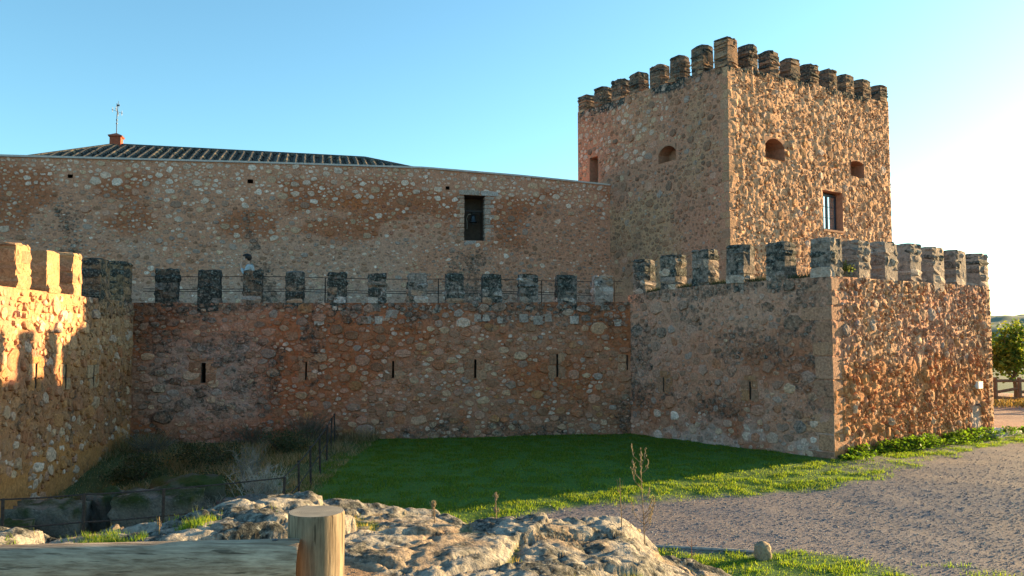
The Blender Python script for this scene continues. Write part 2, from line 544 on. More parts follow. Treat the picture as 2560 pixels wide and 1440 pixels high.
def mortar_sheet(name, face, w, z0, ztop, openings, colf, root, thick, amp, seed, fine=0.018, step=0.055, s0=0.0, trim=(0, 0)):
    L0 = np.array(root.location)
    ss = list(np.arange(s0, w, step)) + [w]
    zz = list(np.arange(z0, float(np.max(ztop(np.linspace(s0, w, 60)))) + step, step))
    for (a, b, c, d, *_) in openings:
        ss += [a, b]; zz += [c, d]
    ss = np.array(sorted(set(np.round(ss, 4)))); zz = np.array(sorted(set(np.round(zz, 4))))
    S, Z = np.meshgrid(ss, zz)
    Z = np.minimum(Z, ztop(S))
    D = bulge(face, S, Z, w, amp, seed)
    e = np.clip(np.minimum((S - s0) / 0.12, (w - S) / 0.12), 0, 1)
    D = D + fine * (fbm(S * 6, Z * 6, 4, seed + 5) - 0.5) * 2.6 * e
    colr = colf(S, Z)
    V = face.P(S, Z, D).reshape(-1, 3)
    nx = len(ss)
    i, j = np.meshgrid(np.arange(nx - 1), np.arange(len(zz) - 1))
    sc = (S[:-1, :-1] + S[1:, 1:]) / 2; zc = (Z[:-1, :-1] + Z[1:, 1:]) / 2
    ok = (Z[1:, :-1] - Z[:-1, :-1] + Z[1:, 1:] - Z[:-1, 1:]) > 1e-5
    for (a, b, c, d, *_) in openings:
        ok &= ~((sc > a) & (sc < b) & (zc > c) & (zc < d))
    q = np.stack([j * nx + i, j * nx + i + 1, (j + 1) * nx + i + 1, (j + 1) * nx + i], -1)[ok]
    # top strip
    top = face.P(ss, ztop(ss), D[-1])
    nt = 7
    tv = []
    for k in range(nt):
        d = -thick * k / (nt - 1)
        zt = ztop(ss) + (0.03 * (fbm(ss * 5, np.full(len(ss), k * 1.3), 3, seed + 9) - 0.3) if 0 < k else 0)
        sk = np.clip(ss, s0 + trim[0] * -d, w + trim[1] * d)
        tv.append(face.P(sk, zt, (D[-1] if k == 0 else 0) + d))
    tcol = np.tile(colf(ss[None, :], ztop(ss)[None, :])[0], (nt, 1))
    back = face.P(np.clip(ss, s0 + trim[0] * thick, w - trim[1] * thick), np.full(len(ss), z0), -thick)
    b0 = len(V)
    TV = np.concatenate(tv + [back])
    tq = []
    for k in range(nt):
        for i2 in range(nx - 1):
            tq.append((b0 + k * nx + i2, b0 + k * nx + i2 + 1, b0 + (k + 1) * nx + i2 + 1, b0 + (k + 1) * nx + i2))
    V = np.concatenate([V, TV]) - L0
    colA = np.concatenate([colr.reshape(-1, 4), tcol, tcol[:nx]])
    q = np.concatenate([q, np.array(tq)])
    q = q if face.sign > 0 else q[:, ::-1]
    return obj(name, mesh_np(name, V, quads=q, col=colA, smooth=True), M_MORTAR, root)

def recess(face, a, b, c, d, depth, root, mat, arch=0.0, name='recess', jitter=0.0):
    """the sides and back of an opening; a flattened arch fills its top corners"""
    mb = MB()
    L0 = np.array(root.location)
    n = 8
    outline = [(a, c), (b, c)]
    if arch:
        for k in range(n + 1):
            t = k / n
            outline.append((b + (a - b) * t, d - arch + arch * math.sin(math.pi * t) ** 0.7))
    else:
        outline += [(b, d), (a, d)]
    f0 = [face.P(s, z, 0.02) - L0 for s, z in outline]
    f1 = [face.P((a + b) / 2 + (s - (a + b) / 2) * 0.96, z, -depth) - L0 for s, z in outline]
    m = len(outline)
    mb.add(f0 + f1, [(i, (i + 1) % m, m + (i + 1) % m, m + i) for i in range(m)])
    mb.add(f1, [tuple(range(m))])
    if arch:   # spandrels flush with the face
        arc = outline[2:]
        vv = [face.P(s, z, 0.02) - L0 for s, z in arc] + [face.P(s, d + 0.03, 0.02) - L0 for s, z in arc]
        k = len(arc)
        mb.add(vv, [(i, i + 1, k + i + 1, k + i) for i in range(k - 1)])
    return mb.build(name, mat, root)

def rough_block(w, t, h, jit=0.03, rnd=0.18):
    """48-triangle rough squared block centred on its base centre line"""
    v = []; idx = {}
    for i in (-1, 0, 1):
        for j in (-1, 0, 1):
            for k in (-1, 0, 1):
                if i == j == k == 0: continue
                p = np.array([i, j, k], float)
                cnt = abs(i) + abs(j) + abs(k)
                p *= {1: 1.0, 2: 1.0 - rnd * 0.25, 3: 1.0 - rnd * 0.55}[cnt] + 0
                idx[(i, j, k)] = len(v)
                v.append((p[0] * w / 2 + rng.normal(0, jit * 0.6), p[1] * t / 2 + rng.normal(0, jit * 0.6), p[2] * h / 2 + rng.normal(0, jit * 0.35)))
    f = []
    for ax in range(3):
        for sg in (-1, 1):
            o = [a for a in range(3) if a != ax]
            for u in (-1, 0):
                for w_ in (-1, 0):
                    q = []
                    for (du, dw) in ((0, 0), (1, 0), (1, 1), (0, 1)):
                        key = [0, 0, 0]; key[ax] = sg; key[o[0]] = u + du; key[o[1]] = w_ + dw
                        q.append(idx[tuple(key)])
                    flip = (sg < 0) ^ (ax == 1)
                    f.append(q[::-1] if flip else q)
    return np.array(v), np.array(f)

def merlon(root, face, s0, s1, z0, z1, thick, palette, lich, pieces=(1, 3), course=(0.14, 0.26), name='merlon', dout=0.03, jit=0.03):
    """a merlon: mortar core that parents its stacked stones"""
    L0 = np.array(root.location)
    w = s1 - s0
    sc = (s0 + s1) / 2
    Mf = np.array([[face.dir[0], face.n[0]], [face.dir[1], face.n[1]]])
    org = face.P(sc, z0, -thick / 2 + dout)
    def toworld(v):
        o = v.copy(); o[:, :2] = v[:, :2] @ Mf.T
        return o
    v, f = rough_block(w - 0.05, thick - 0.05, z1 - z0 + 0.25, 0.015, 0.1)
    v[:, 2] += (z1 - z0) / 2 - 0.15
    c = np.array([*(np.array(palette[0]) * 0.8), min(1, lich)])
    core = obj(name, mesh_np(name, toworld(v), quads=f if face.sign < 0 else f[:, ::-1], col=np.tile(c, (len(v), 1))), M_MORTAR, root, org - L0)
    z = z0 - 0.03
    while z < z1 - 0.02:
        h = rng.uniform(*course)
        if z1 - (z + h) < 0.10: h = z1 - z
        k = int(rng.integers(pieces[0], pieces[1]))
        cuts = [0.0] + sorted(rng.uniform(0.3, 0.7, k - 1)) + [1.0] if k > 1 else [0.0, 1.0]
        last = z + h > z1 - 0.02
        for a, b in zip(cuts[:-1], cuts[1:]):
            ww = (b - a) * w
            v, f = rough_block(ww - 0.015 + rng.normal(0, 0.012), thick + rng.normal(0, 0.03), h - 0.012, jit, 0.28 if not last else 0.45)
            ctr = np.array([(a + b) / 2 * w - w / 2, rng.normal(0, 0.012), z + h / 2 - z0])
            wv = toworld(v)
            cc = np.array(palette[int(rng.integers(len(palette)))]) * rng.uniform(0.75, 1.2)
            li = np.clip(lich * (0.75 + 0.5 * (z + h / 2 - z0) / (z1 - z0)) + rng.normal(0, 0.12), 0, 1)
            o2 = toworld(ctr[None])[0]
            obj('stone', mesh_np('stone', wv, quads=f if face.sign < 0 else f[:, ::-1], col=np.tile([*cc, li], (len(v), 1))), M_STONE, core, o2)
        z += h
    return core

def pick(pal, weights):
    i = rng.choice(len(pal), p=np.array(weights) / sum(weights))
    return np.array(pal[i]) * rng.uniform(0.8, 1.2)

def wall_stones(face, w, z0, ztop, classes, aspect, excl, colorf, hgt, amp, seed, grow, gap, sizef=None, s0=0.0, flat=0.76, vis=1.0, mort=None, blend=0.4):
    pts, grid = pack(w, z0, ztop, classes, aspect, excl, sizef, s0)
    out = []
    polys = stone_polys(pts, grid, aspect, grow, gap)
    ctrs = np.array([p.mean(0) for p, r in polys])
    bds = bulge(face, ctrs[:, 0], ctrs[:, 1], w, amp, seed)
    mcs = mort(ctrs[None, :, 0], ctrs[None, :, 1])[0]
    for (poly, r), c, bd, mc in zip(polys, ctrs, bds, mcs):
        h = hgt * (0.3 + 2.2 * rng.beta(1.3, 2.6)) * min(1.4, 0.45 + r / 0.16)
        v, t = stone_mesh(poly, bd, h, face, flat)
        ctr = v.mean(0)
        dd = np.linalg.norm(ctr - CAMP)
        inview = 1.0 if abs(ctr[0] / max(ctr[1], 0.1)) < 0.64 else 0.02
        cc = np.array(colorf(c[0], c[1], r), float)
        if mort is not None:           # stones keep some of the lime and earth they are bedded in
            bl = blend * rng.uniform(0.5, 1.5)
            cc[:3] = cc[:3] * (1 - bl) + mc[:3] * bl
            cc[3] = min(0.48, 0.4 * cc[3] + 0.8 * mc[3])
        out.append((v, t, cc, area(poly) / dd ** 2 * inview * vis))
    return out

# colours (linear base colours)
PINK = np.array((0.40, 0.225, 0.150)); TAN = np.array((0.43, 0.285, 0.175)); CLAY = np.array((0.31, 0.125, 0.062))
PALE = (0.50, 0.43, 0.36); CREAM = (0.46, 0.36, 0.25); BROWN = (0.23, 0.135, 0.085); RUST = (0.32, 0.135, 0.065)
OCHRE = (0.36, 0.205, 0.09); GREY = (0.26, 0.245, 0.225); DGREY = (0.15, 0.14, 0.125); ROSE = (0.38, 0.235, 0.175)
WHITE = (0.60, 0.56, 0.50)

def rgba(rgb, a):
    rgb = np.broadcast_to(rgb, np.asarray(a).shape + (3,))
    return np.concatenate([rgb, np.asarray(a)[..., None]], -1)

# ================================================================== LARGE STRUCTURE: terrain
LAWN_EDGE = interp([-9, -4, -1.5, 0.53, 2.61, 5.1, 8.18, 9.73, 11.5, 14.0, 16, 20], [11.5, 13.0, 14.4, 15.65, 16.7, 16.9, 18.26, 19.6, 21.3, 23.3, 24.0, 24.3])
NEAR_EDGE = interp([0.5, 1.5, 2.7, 4.2, 5.0, 5.7, 7.0, 9.0], [13.6, 13.2, 12.95, 12.8, 12.5, 12.1, 11.6, 11.1])

def ground_z(x, y):
    x = np.asarray(x, float); y = np.asarray(y, float)
    z = -0.25 * sstep(20.5, 13.0, y) * sstep(14, 8, x)
    z = z + 0.05 * (fbm(x * 0.35, y * 0.35, 3, 3) - 0.5) + 0.055 * (fbm(x * 1.1, y * 1.4, 4, 4) - 0.5)
    # moat beside the left bastion
    tr = sstep(-5.0, -7.2, x) * sstep(13.0, 14.8, y) * sstep(22.5, 18.0, y)
    z = z - 0.45 * tr
    # beyond the far fence the land falls to the valley
    r = np.hypot(x, y)
    far = sstep(48, 190, r)
    z = z - 26 * far
    z = z + 5 * sstep(200, 900, r) * (fbm(x * 0.004, y * 0.004, 4, 8) - 0.5)
    # small bank beneath the far fence
    z = z + 0.25 * np.exp(-((x - 24) ** 2 + (y - 39) ** 2) / 30)
    return z

def grass_mask(x, y):
    """0..1: where the turf grows"""
    n = (fbm(x * 0.9, y * 0.9, 4, 21) - 0.5)
    m = sstep(-0.35, 0.35, (y - LAWN_EDGE(x)) + n * 1.6)
    m = m * sstep(16.6, 15.6, x + n)
    # thins out into bare soil on the way to the gravel, right of the corner
    bare = sstep(6.5, 8.8, x) * sstep(21.5, 20.0, y - (x - 8.1) * 0.78 + 0.0)
    m = m * (1 - 0.75 * bare * sstep(0.42, 0.55, fbm(x * 1.3, y * 1.3, 3, 5)))
    low = sstep(0.3, -0.3, (y - NEAR_EDGE(x)) + n * 1.2) * sstep(1.0, 2.0, x) * sstep(0.36, 0.50, fbm(x * 0.8, y * 1.1, 3, 33) + sstep(7.5, 4.5, x) * 0.3)
    return np.clip(np.maximum(m, low), 0, 1)

def axis_lines(lo, hi, fine, outer):
    a = list(np.arange(lo, hi, fine))
    step = fine; p = hi
    while p < outer: a.append(p); step *= 1.22; p += step
    step = fine; p = lo
    left = []
    while p > -outer: step *= 1.22; p -= step; left.append(p)
    return np.array(left[::-1] + a)
gx = axis_lines(-12, 20, 0.14, 4200); gy = axis_lines(7, 30, 0.14, 4200)
X, Y = np.meshgrid(gx, gy)
Z = ground_z(X, Y)
gm = grass_mask(X, Y) * (np.hypot(X, Y) < 60)
soil = mixc((0.20, 0.16, 0.158), (0.235, 0.175, 0.155), sstep(0.35, 0.7, fbm(X * 0.5, Y * 0.5, 4, 12)))
redpath = sstep(21.5, 25.5, Y + 0.3 * (X - 15)) * sstep(13, 15.5, X) * sstep(200, 40, np.hypot(X, Y))
soil = mixc(soil, (0.40, 0.235, 0.175), redpath)
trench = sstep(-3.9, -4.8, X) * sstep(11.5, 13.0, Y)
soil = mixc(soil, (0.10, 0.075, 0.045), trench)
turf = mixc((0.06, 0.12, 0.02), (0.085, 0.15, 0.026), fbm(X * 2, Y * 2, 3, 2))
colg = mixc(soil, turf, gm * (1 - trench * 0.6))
field = mixc((0.20, 0.17, 0.10), (0.10, 0.12, 0.06), sstep(0.4, 0.6, fbm(X * 0.02, Y * 0.02, 4, 6)))
colg = mixc(colg, field, sstep(45, 80, np.hypot(X, Y)))
nx = len(gx)
i, j = np.meshgrid(np.arange(nx - 1), np.arange(len(gy) - 1))
q = np.stack([j * nx + i, j * nx + i + 1, (j + 1) * nx + i + 1, (j + 1) * nx + i], -1).reshape(-1, 4)
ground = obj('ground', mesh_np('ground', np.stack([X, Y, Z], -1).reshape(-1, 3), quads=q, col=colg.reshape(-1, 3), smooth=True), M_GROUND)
tag(ground, kind='structure')

# far ridge across the valley
def ridge(name, dist, a0, a1, hgt, base, seed, cA, cB):
    n = 160; m = 26
    A = np.linspace(R(a0), R(a1), n); Rr = np.linspace(dist, dist * 1.6, m)
    AA, RR = np.meshgrid(A, Rr)
    t = (RR - dist) / (dist * 0.6)
    prof = np.sin(np.clip(t, 0, 1) * math.pi * 0.5)
    ZZ = base + (hgt - base) * prof * (0.78 + 0.44 * (fbm(AA * 9, t * 1.5, 4, seed) - 0.25)) + hgt * 0.22 * (fbm(AA * 60, t * 9, 4, seed + 3) - 0.5)
    XX = RR * np.sin(AA); YY = RR * np.cos(AA)
    cc = mixc(cA, cB, sstep(0.42, 0.58, fbm(AA * 150, t * 26, 3, seed + 7)))
    i, j = np.meshgrid(np.arange(n - 1), np.arange(m - 1))
    q = np.stack([j * n + i, j * n + i + 1, (j + 1) * n + i + 1, (j + 1) * n + i], -1).reshape(-1, 4)
    o = obj(name, mesh_np(name, np.stack([XX, YY, ZZ], -1).reshape(-1, 3), quads=q, col=cc.reshape(-1, 3), smooth=True), M_GROUND)
    tag(o, kind='structure')
ridge('hill', 900, 10, 75, 44, -30, 3, (0.10, 0.13, 0.085), (0.19, 0.19, 0.13))

# ---- rock outcrop in the foreground ---------------------------------------
CREST = interp([-6, -3.8, -2.8, -2.5, -1.65, -0.7, 0.3, 0.92, 1.42, 2.2, 2.8], [6.0, 6.2, 6.7, 7.1, 8.0, 8.0, 8.1, 8.5, 8.6, 8.8, 8.9])
TOPZ = interp([-6, -3.8, -2.8, -2.4, -1.65, -1.2, -0.7, 0.3, 0.75, 1.1, 1.5, 2.2, 2.9, 3.6], [1.44, 1.44, 1.44, 1.47, 1.44, 1.40, 1.31, 1.19, 1.07, 1.03, 0.78, 0.56, 0.15, -0.4])

def rock_parts(x, y):
    base = TOPZ(x) + 0.03
    # ground near the camera path is higher than the crest on the right
    base = base + sstep(6.5, 3.0, y) * np.clip(1.5 - base, 0, 2) * sstep(2.6, 0.5, x) * 0.55
    over = y - CREST(x) + 0.5 * (fbm(x * 1.2, y * 1.2, 3, 41) - 0.5)
    fall = np.where(over > 0, 1.0 * over + 0.6 * over ** 2, 0.0)
    wx = x + 0.35 * (fbm(x * 1.1, y * 1.1, 3, 50) - 0.5); wy = y + 0.35 * (fbm(x * 1.1, y * 1.1, 3, 60) - 0.5)
    # beds dip to the right: stretched lumps
    u = wx * 0.86 + wy * 0.5; v = -wx * 0.5 + wy * 0.86
    d1, d2, idv, du, dv_ = worley(u * 0.55, v * 1.25, 5)
    lump = (d2 - d1)
    e1, e2, id2, eu, ev_ = worley(u * 1.7 + 3, v * 3.4, 15)
    lump2 = (e2 - e1)
    f = fbm(u * 3.5, v * 5, 5, 70)
    ridged = 1 - np.abs(fbm(u * 5, v * 9, 4, 80) * 2 - 1)
    h1 = worley(u * 7, v * 10, 35)[0]
    # tilted slabs with broken edges, smaller ones riding on them
    rock = 0.06 * sstep(0, 0.16, lump) + 0.16 * (idv - 0.5) + 0.16 * du * (id2 * 0 + 0.6) - 0.10 * dv_ * (idv - 0.3) - 0.05
    rock = rock + 0.03 * sstep(0, 0.16, lump2) + 0.05 * (id2 - 0.5) + 0.05 * eu * (id2 - 0.2) + 0.09 * (f - 0.5) + 0.03 * (ridged - 0.75)
    rock = rock - 0.035 * sstep(0.42, 0.05, h1) * sstep(0.4, 0.6, fbm(x * 2, y * 2, 3, 95)) + 0.032 * (fbm(u * 11, v * 17, 4, 96, 0.6) - 0.5)
    rock = rock + 0.02 * (fbm(x * 22, y * 22, 3, 90) - 0.5)
    return base, fall, rock, lump, f

def rock_z(x, y):
    base, fall, rock, lump, f = rock_parts(x, y)
    fill = base - 0.022 + 0.03 * (fbm(x * 4, y * 4, 3, 99) - 0.5) + 0.05 * (fbm(x * 0.9, y * 0.9, 3, 97) - 0.5)
    zr = base + rock * 0.85 + 0.035 + 0.05 * sstep(-1.2, -2.2, x)
    return np.maximum(zr, fill) - fall, zr - fill

rx = np.arange(-6.0, 4.2, 0.024); ry = np.concatenate([np.arange(0.9, 3.2, 0.05), np.arange(3.2, 9.6, 0.024), np.arange(9.6, 11.6, 0.06)])
X, Y = np.meshgrid(rx, ry)
Zr, expo = rock_z(X, Y)
bare = sstep(-0.005, 0.025, expo)
lime = mixc((0.28, 0.225, 0.18), (0.42, 0.355, 0.29), fbm(X * 3, Y * 3, 4, 101))
lime = mixc(lime, (0.36, 0.23, 0.14), 0.7 * sstep(0.58, 0.72, fbm(X * 1.6, Y * 1.6, 3, 105)))
soilc = mixc((0.22, 0.135, 0.085), (0.17, 0.155, 0.075), sstep(0.4, 0.6, fbm(X * 2.5, Y * 2.5, 3, 103)))
soilc = mixc(soilc, (0.075, 0.12, 0.03), sstep(0.53, 0.66, fbm(X * 1.3, Y * 1.3, 3, 107)))
cr = mixc(soilc, lime, bare)
lich = bare * (0.36 + 0.20 * sstep(0.4, 0.62, fbm(X * 3.0, Y * 3.0, 4, 109)))
nx = len(rx)
i, j = np.meshgrid(np.arange(nx - 1), np.arange(len(ry) - 1))
q = np.stack([j * nx + i, j * nx + i + 1, (j + 1) * nx + i + 1, (j + 1) * nx + i], -1)
keep = (Zr[:-1, :-1] > ground_z(X[:-1, :-1], Y[:-1, :-1]) - 0.6)
o = obj('rock_outcrop', mesh_np('rock_outcrop', np.stack([X, Y, Zr], -1).reshape(-1, 3), quads=q[keep], col=rgba(cr, lich).reshape(-1, 4), smooth=True), M_ROCK)
tag(o, kind='structure')

def surf_z(x, y):
    zr, e = rock_z(np.asarray(x, float), np.asarray(y, float))
    return np.maximum(zr, ground_z(x, y))

# terraces behind the parapets
def slab(name, pts, z, mat, parent=None):
    mb = MB(); mb.add([(x, y, z) for x, y in pts], [tuple(range(len(pts)))], (0.3, 0.22, 0.16))
    o = mb.build(name, mat, parent)
    if parent is None: tag(o, kind='structure')
    return o
slab('terrace', [(3.7, 26.5), (-10.9, 23.9), (-11.4, 23.9), (-9.9, 12.6), (-30, 12), (-30, 29), (4.4, 36.6), (8.1, 30.2)], 3.86, M_GROUND)
slab('bastion_terrace', [(8.0, 21.4), (3.9, 26.6), (8.1, 30.1), (17.2, 36.6), (14.9, 26.2)], 4.2, M_GROUND)

# ================================================================== CASTLE
# ---- tower ----------------------------------------------------------------
tower = thing('castle_tower', 'tall square stone tower with crenellated top and a glazed window', 'tower', (TC[0], TC[1], 0))
TLT = interp([0, 1.6, 5, 9.9], [13.35, 13.44, 13.65, 13.86]); TRT = interp([0, 2, 6, 11.35], [13.33, 13.44, 13.6, 13.77])
TLW, TRW = 9.9, 11.35
op_TL = [(2.91, 3.99, 10.27, 10.93, 0.55, 0.35), (8.27, 8.92, 9.9, 11.45, 0.5, 0)]
op_TR = [(2.17, 3.42, 10.08, 10.9, 0.7, 0.32), (8.12, 9.15, 10.04, 10.74, 0.6, 0.12), (6.0, 7.42, 7.55, 9.2, 0.42, 0)]

def mort_TL(S, Z):
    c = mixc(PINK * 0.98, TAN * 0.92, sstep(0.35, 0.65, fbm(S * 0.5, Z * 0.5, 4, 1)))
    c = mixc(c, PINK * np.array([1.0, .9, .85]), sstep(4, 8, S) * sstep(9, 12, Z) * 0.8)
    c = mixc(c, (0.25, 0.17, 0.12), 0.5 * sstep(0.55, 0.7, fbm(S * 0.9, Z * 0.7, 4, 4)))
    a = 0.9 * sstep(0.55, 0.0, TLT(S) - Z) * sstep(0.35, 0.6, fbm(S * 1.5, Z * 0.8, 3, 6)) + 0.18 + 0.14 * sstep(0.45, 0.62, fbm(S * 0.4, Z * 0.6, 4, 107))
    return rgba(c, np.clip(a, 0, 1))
def mort_TR(S, Z):
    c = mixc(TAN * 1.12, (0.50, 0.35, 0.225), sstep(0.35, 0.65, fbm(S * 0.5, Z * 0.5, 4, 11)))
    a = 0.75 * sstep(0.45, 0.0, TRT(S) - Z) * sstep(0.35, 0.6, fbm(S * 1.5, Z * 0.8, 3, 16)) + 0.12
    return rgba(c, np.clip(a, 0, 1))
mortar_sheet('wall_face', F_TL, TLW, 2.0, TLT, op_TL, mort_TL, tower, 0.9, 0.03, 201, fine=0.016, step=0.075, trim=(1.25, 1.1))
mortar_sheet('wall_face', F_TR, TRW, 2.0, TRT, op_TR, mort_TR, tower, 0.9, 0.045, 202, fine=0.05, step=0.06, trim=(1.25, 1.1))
def ex(ops, pad=0.10, extra=()):
    return [(a - pad, b + pad, c - pad, d + pad) for (a, b, c, d, *_) in ops] + list(extra)
st = wall_stones(F_TL, TLW, 5.2, TLT, [(0.12, 0.17, 600, 1.02), (0.075, 0.115, 3500, 1.0), (0.038, 0.065, 9000, 1.0)], 1.25, ex(op_TL),
    lambda s, z, r: rgba(pick([PALE, CREAM, ROSE, BROWN], [4, 3, 2, 1]), np.array(0.05)) if (s > 3.2 and z > 10.6 and rng.random() < 0.75) else rgba(pick([BROWN, (0.16, 0.11, 0.08), ROSE, GREY, CREAM], [4, 5, 2, 1.5, 0.8]), np.array(0.24)),
    0.017, 0.03, 201, 1.12, 0.02, s0=0.35, mort=mort_TL, blend=0.26)
st += wall_stones(F_TR, TRW, 5.2, TRT, [(0.12, 0.18, 600, 1.0), (0.07, 0.115, 5500, 1.0), (0.038, 0.065, 14000, 1.0)], 1.05, ex(op_TR),
    lambda s, z, r: rgba(pick([(0.20, 0.115, 0.065), (0.25, 0.155, 0.09), CREAM, OCHRE, PALE], [4, 4, 2, 2, 0.6]), np.array(0.14)),
    0.024, 0.045, 202, 1.12, 0.03, mort=mort_TR, blend=0.24, sizef=lambda s, z: 0.72 if z > 11.4 else 1.05, s0=0.35, flat=0.7)
place_stones(tower, st, 300)
TPAL = [(0.30, 0.20, 0.13), (0.24, 0.17, 0.12), (0.36, 0.25, 0.16), (0.2, 0.15, 0.11)]
for (a, b, zt, zb) in [(9.17, 9.88, 14.64, 13.82), (7.83, 8.58, 14.67, 13.76), (6.51, 7.25, 14.68, 13.7), (5.22, 5.94, 14.6, 13.64), (3.84, 4.57, 14.55, 13.58), (2.61, 3.29, 14.55, 13.5), (1.27, 1.99, 14.56, 13.42)]:
    merlon(tower, F_TL, a, b, zb, zt, 0.62, TPAL, 0.5, course=(0.1, 0.17), jit=0.035)
merlon(tower, F_TR, -0.02, 0.66, 13.33, 14.46, 0.7, TPAL, 0.42, course=(0.1, 0.17), jit=0.035)
for (a, b, zt, zb) in [(1.25, 1.87, 14.46, 13.4), (2.57, 3.22, 14.48, 13.46), (3.93, 4.62, 14.46, 13.52), (5.27, 5.94, 14.48, 13.57), (6.62, 7.28, 14.53, 13.62), (7.91, 8.57, 14.55, 13.66), (9.23, 9.93, 14.58, 13.7), (10.64, 11.32, 14.58, 13.76)]:
    merlon(tower, F_TR, a, b, zb, zt, 0.62, TPAL, 0.5, course=(0.1, 0.17), jit=0.035)
recess(F_TL, *op_TL[0][:4], 0.55, tower, M_PLASTER, 0.28, 'niche')
recess(F_TL, *op_TL[1][:4], 0.5, tower, M_PLASTER, 0, 'doorway')
recess(F_TR, *op_TR[0][:4], 0.75, tower, M_PLASTER, 0.30, 'niche')
recess(F_TR, *op_TR[1][:4], 0.6, tower, M_PLASTER, 0.1, 'niche')
recess(F_TR, *op_TR[2][:4], 0.55, tower, M_PLASTER, 0, 'window_recess')
# glazed window set back in its recess
L0 = np.array(tower.location)
def face_box(mb, face, root, a, b, c, d, e0, e1, col=None):
    L = np.array(root.location)
    v = [face.P(s, z, e) - L for e in (e0, e1) for (s, z) in ((a, c), (b, c), (b, d), (a, d))]
    mb.add(v, [(0, 1, 2, 3), (7, 6, 5, 4), (0, 4, 5, 1), (1, 5, 6, 2), (2, 6, 7, 3), (3, 7, 4, 0)], col)
wb = MB()
a, b, c, d = 6.03, 7.39, 7.58, 9.12
for (p, q_) in ((a, a + 0.08), (b - 0.1, b), ((a + b) / 2 - 0.07, (a + b) / 2 + 0.07)): face_box(wb, F_TR, tower, p, q_, c, d, -0.28, -0.34)
for (p, q_) in ((c, c + 0.07), (d - 0.10, d)): face_box(wb, F_TR, tower, a + 0.08, b - 0.1, p, q_, -0.283, -0.337)
win = wb.build('window', M_FRAME, tower)
for (p, q_) in ((a + 0.08, (a + b) / 2 - 0.07), ((a + b) / 2 + 0.07, b - 0.1)):
    g = MB(); face_box(g, F_TR, tower, p, q_, c + 0.07, d - 0.1, -0.305, -0.32); g.build('pane', M_GLASS, win)
    for zz in (c + 0.53, c + 0.99):
        g = MB(); face_box(g, F_TR, tower, p, q_, zz, zz + 0.02, -0.295, -0.304); g.build('glazing_bar', M_FRAME, win)
sb = MB(); face_box(sb, F_TR, tower, 5.96, 7.46, 7.47, 7.555, 0.05, -0.28); sb.build('sill', M_PLASTER, tower)
# hidden sides, roof platform
pA = F_TL.P(TLW, 0)[:2]; pB = F_TR.P(TRW, 0)[:2]; pC = pA + (pB - np.array(TC))
bk = MB()
for (p, q_) in ((pA, pC), (pC, pB)):
    bk.add([(p[0] - L0[0], p[1] - L0[1], 2), (q_[0] - L0[0], q_[1] - L0[1], 2), (q_[0] - L0[0], q_[1] - L0[1], 13.8), (p[0] - L0[0], p[1] - L0[1], 13.8)], [(0, 1, 2, 3)], TAN * 0.9)
bk.add([(TC[0] - L0[0], TC[1] - L0[1], 13.1), (pA[0] - L0[0], pA[1] - L0[1], 13.1), (pC[0] - L0[0], pC[1] - L0[1], 13.1), (pB[0] - L0[0], pB[1] - L0[1], 13.1)], [(0, 1, 2, 3)], TAN * 0.7)
bk.build('rear_walls', M_MORTAR, tower)

def quoins(root, fa, fb, zlist, long_, short, col, lich=0.15, proud=0.02):
    """dressed corner stones, alternately long on one face and the other; fa, fb share their corner"""
    L = np.array(root.location)
    for k, (z0, z1) in enumerate(zip(zlist[:-1], zlist[1:])):
        la, lb = (long_, short) if k % 2 else (short, long_)
        la *= rng.uniform(0.7, 1.3); lb *= rng.uniform(0.7, 1.3)
        n = fa.a - fa.dir * 0
        corner = fa.a + fa.n * proud + fb.n * proud
        p = [corner, corner + fa.dir * la, corner + fa.dir * la + fb.dir * lb, corner + fb.dir * lb]
        v = []
        for zz in (z0 + 0.012, z1 - 0.012):
            for x in p: v.append((x[0] + rng.normal(0, 0.006) - L[0], x[1] + rng.normal(0, 0.006) - L[1], zz + rng.normal(0, 0.006)))
        v = np.array(v)
        ctr = v.mean(0)
        bm = bmesh.new()
        bv = [bm.verts.new(q2 - ctr) for q2 in v]
        for f in [(0, 1, 2, 3), (7, 6, 5, 4), (0, 4, 5, 1), (1, 5, 6, 2), (2, 6, 7, 3), (3, 7, 4, 0)]: bm.faces.new([bv[t] for t in f])
        bmesh.ops.bevel(bm, geom=list(bm.edges), offset=0.018, segments=1, affect='EDGES')
        bmesh.ops.recalc_face_normals(bm, faces=bm.faces)
        me = bpy.data.meshes.new('quoin'); bm.to_mesh(me); bm.free()
        cc = np.array(col[int(rng.integers(len(col)))]) * rng.uniform(0.85, 1.15)
        at = me.attributes.new('col', 'FLOAT_COLOR', 'POINT')
        at.data.foreach_set('color', np.tile([*cc, lich], (len(me.vertices), 1)).astype(np.float32).ravel())
        obj('quoin', me, M_STONE, root, ctr)
def zsteps(a, b, lo, hi):
    z = [a]
    while z[-1] < b - lo: z.append(min(b, z[-1] + rng.uniform(lo, hi)))
    if z[-1] < b: z[-1] = b
    return z
quoins(tower, F_TR, F_TL, zsteps(5.2, 13.3, 0.28, 0.5), 0.42, 0.26, [TAN * 0.95, TAN * 0.8, (0.33, 0.22, 0.15)], 0.2, 0.012)

def face_block(root, face, a, b, c, d, depth, proud, col, lich, name, jit=0.012):
    v, f = rough_block(b - a, depth, d - c, jit, 0.12)
    Mf = np.array([[face.dir[0], face.n[0]], [face.dir[1], face.n[1]]])
    v[:, :2] = v[:, :2] @ Mf.T
    ctr = face.P((a + b) / 2, (c + d) / 2, proud - depth / 2) - np.array(root.location)
    return obj(name, mesh_np(name, v, quads=f, col=np.tile([*col, lich], (len(v), 1))), M_STONE, root, ctr)

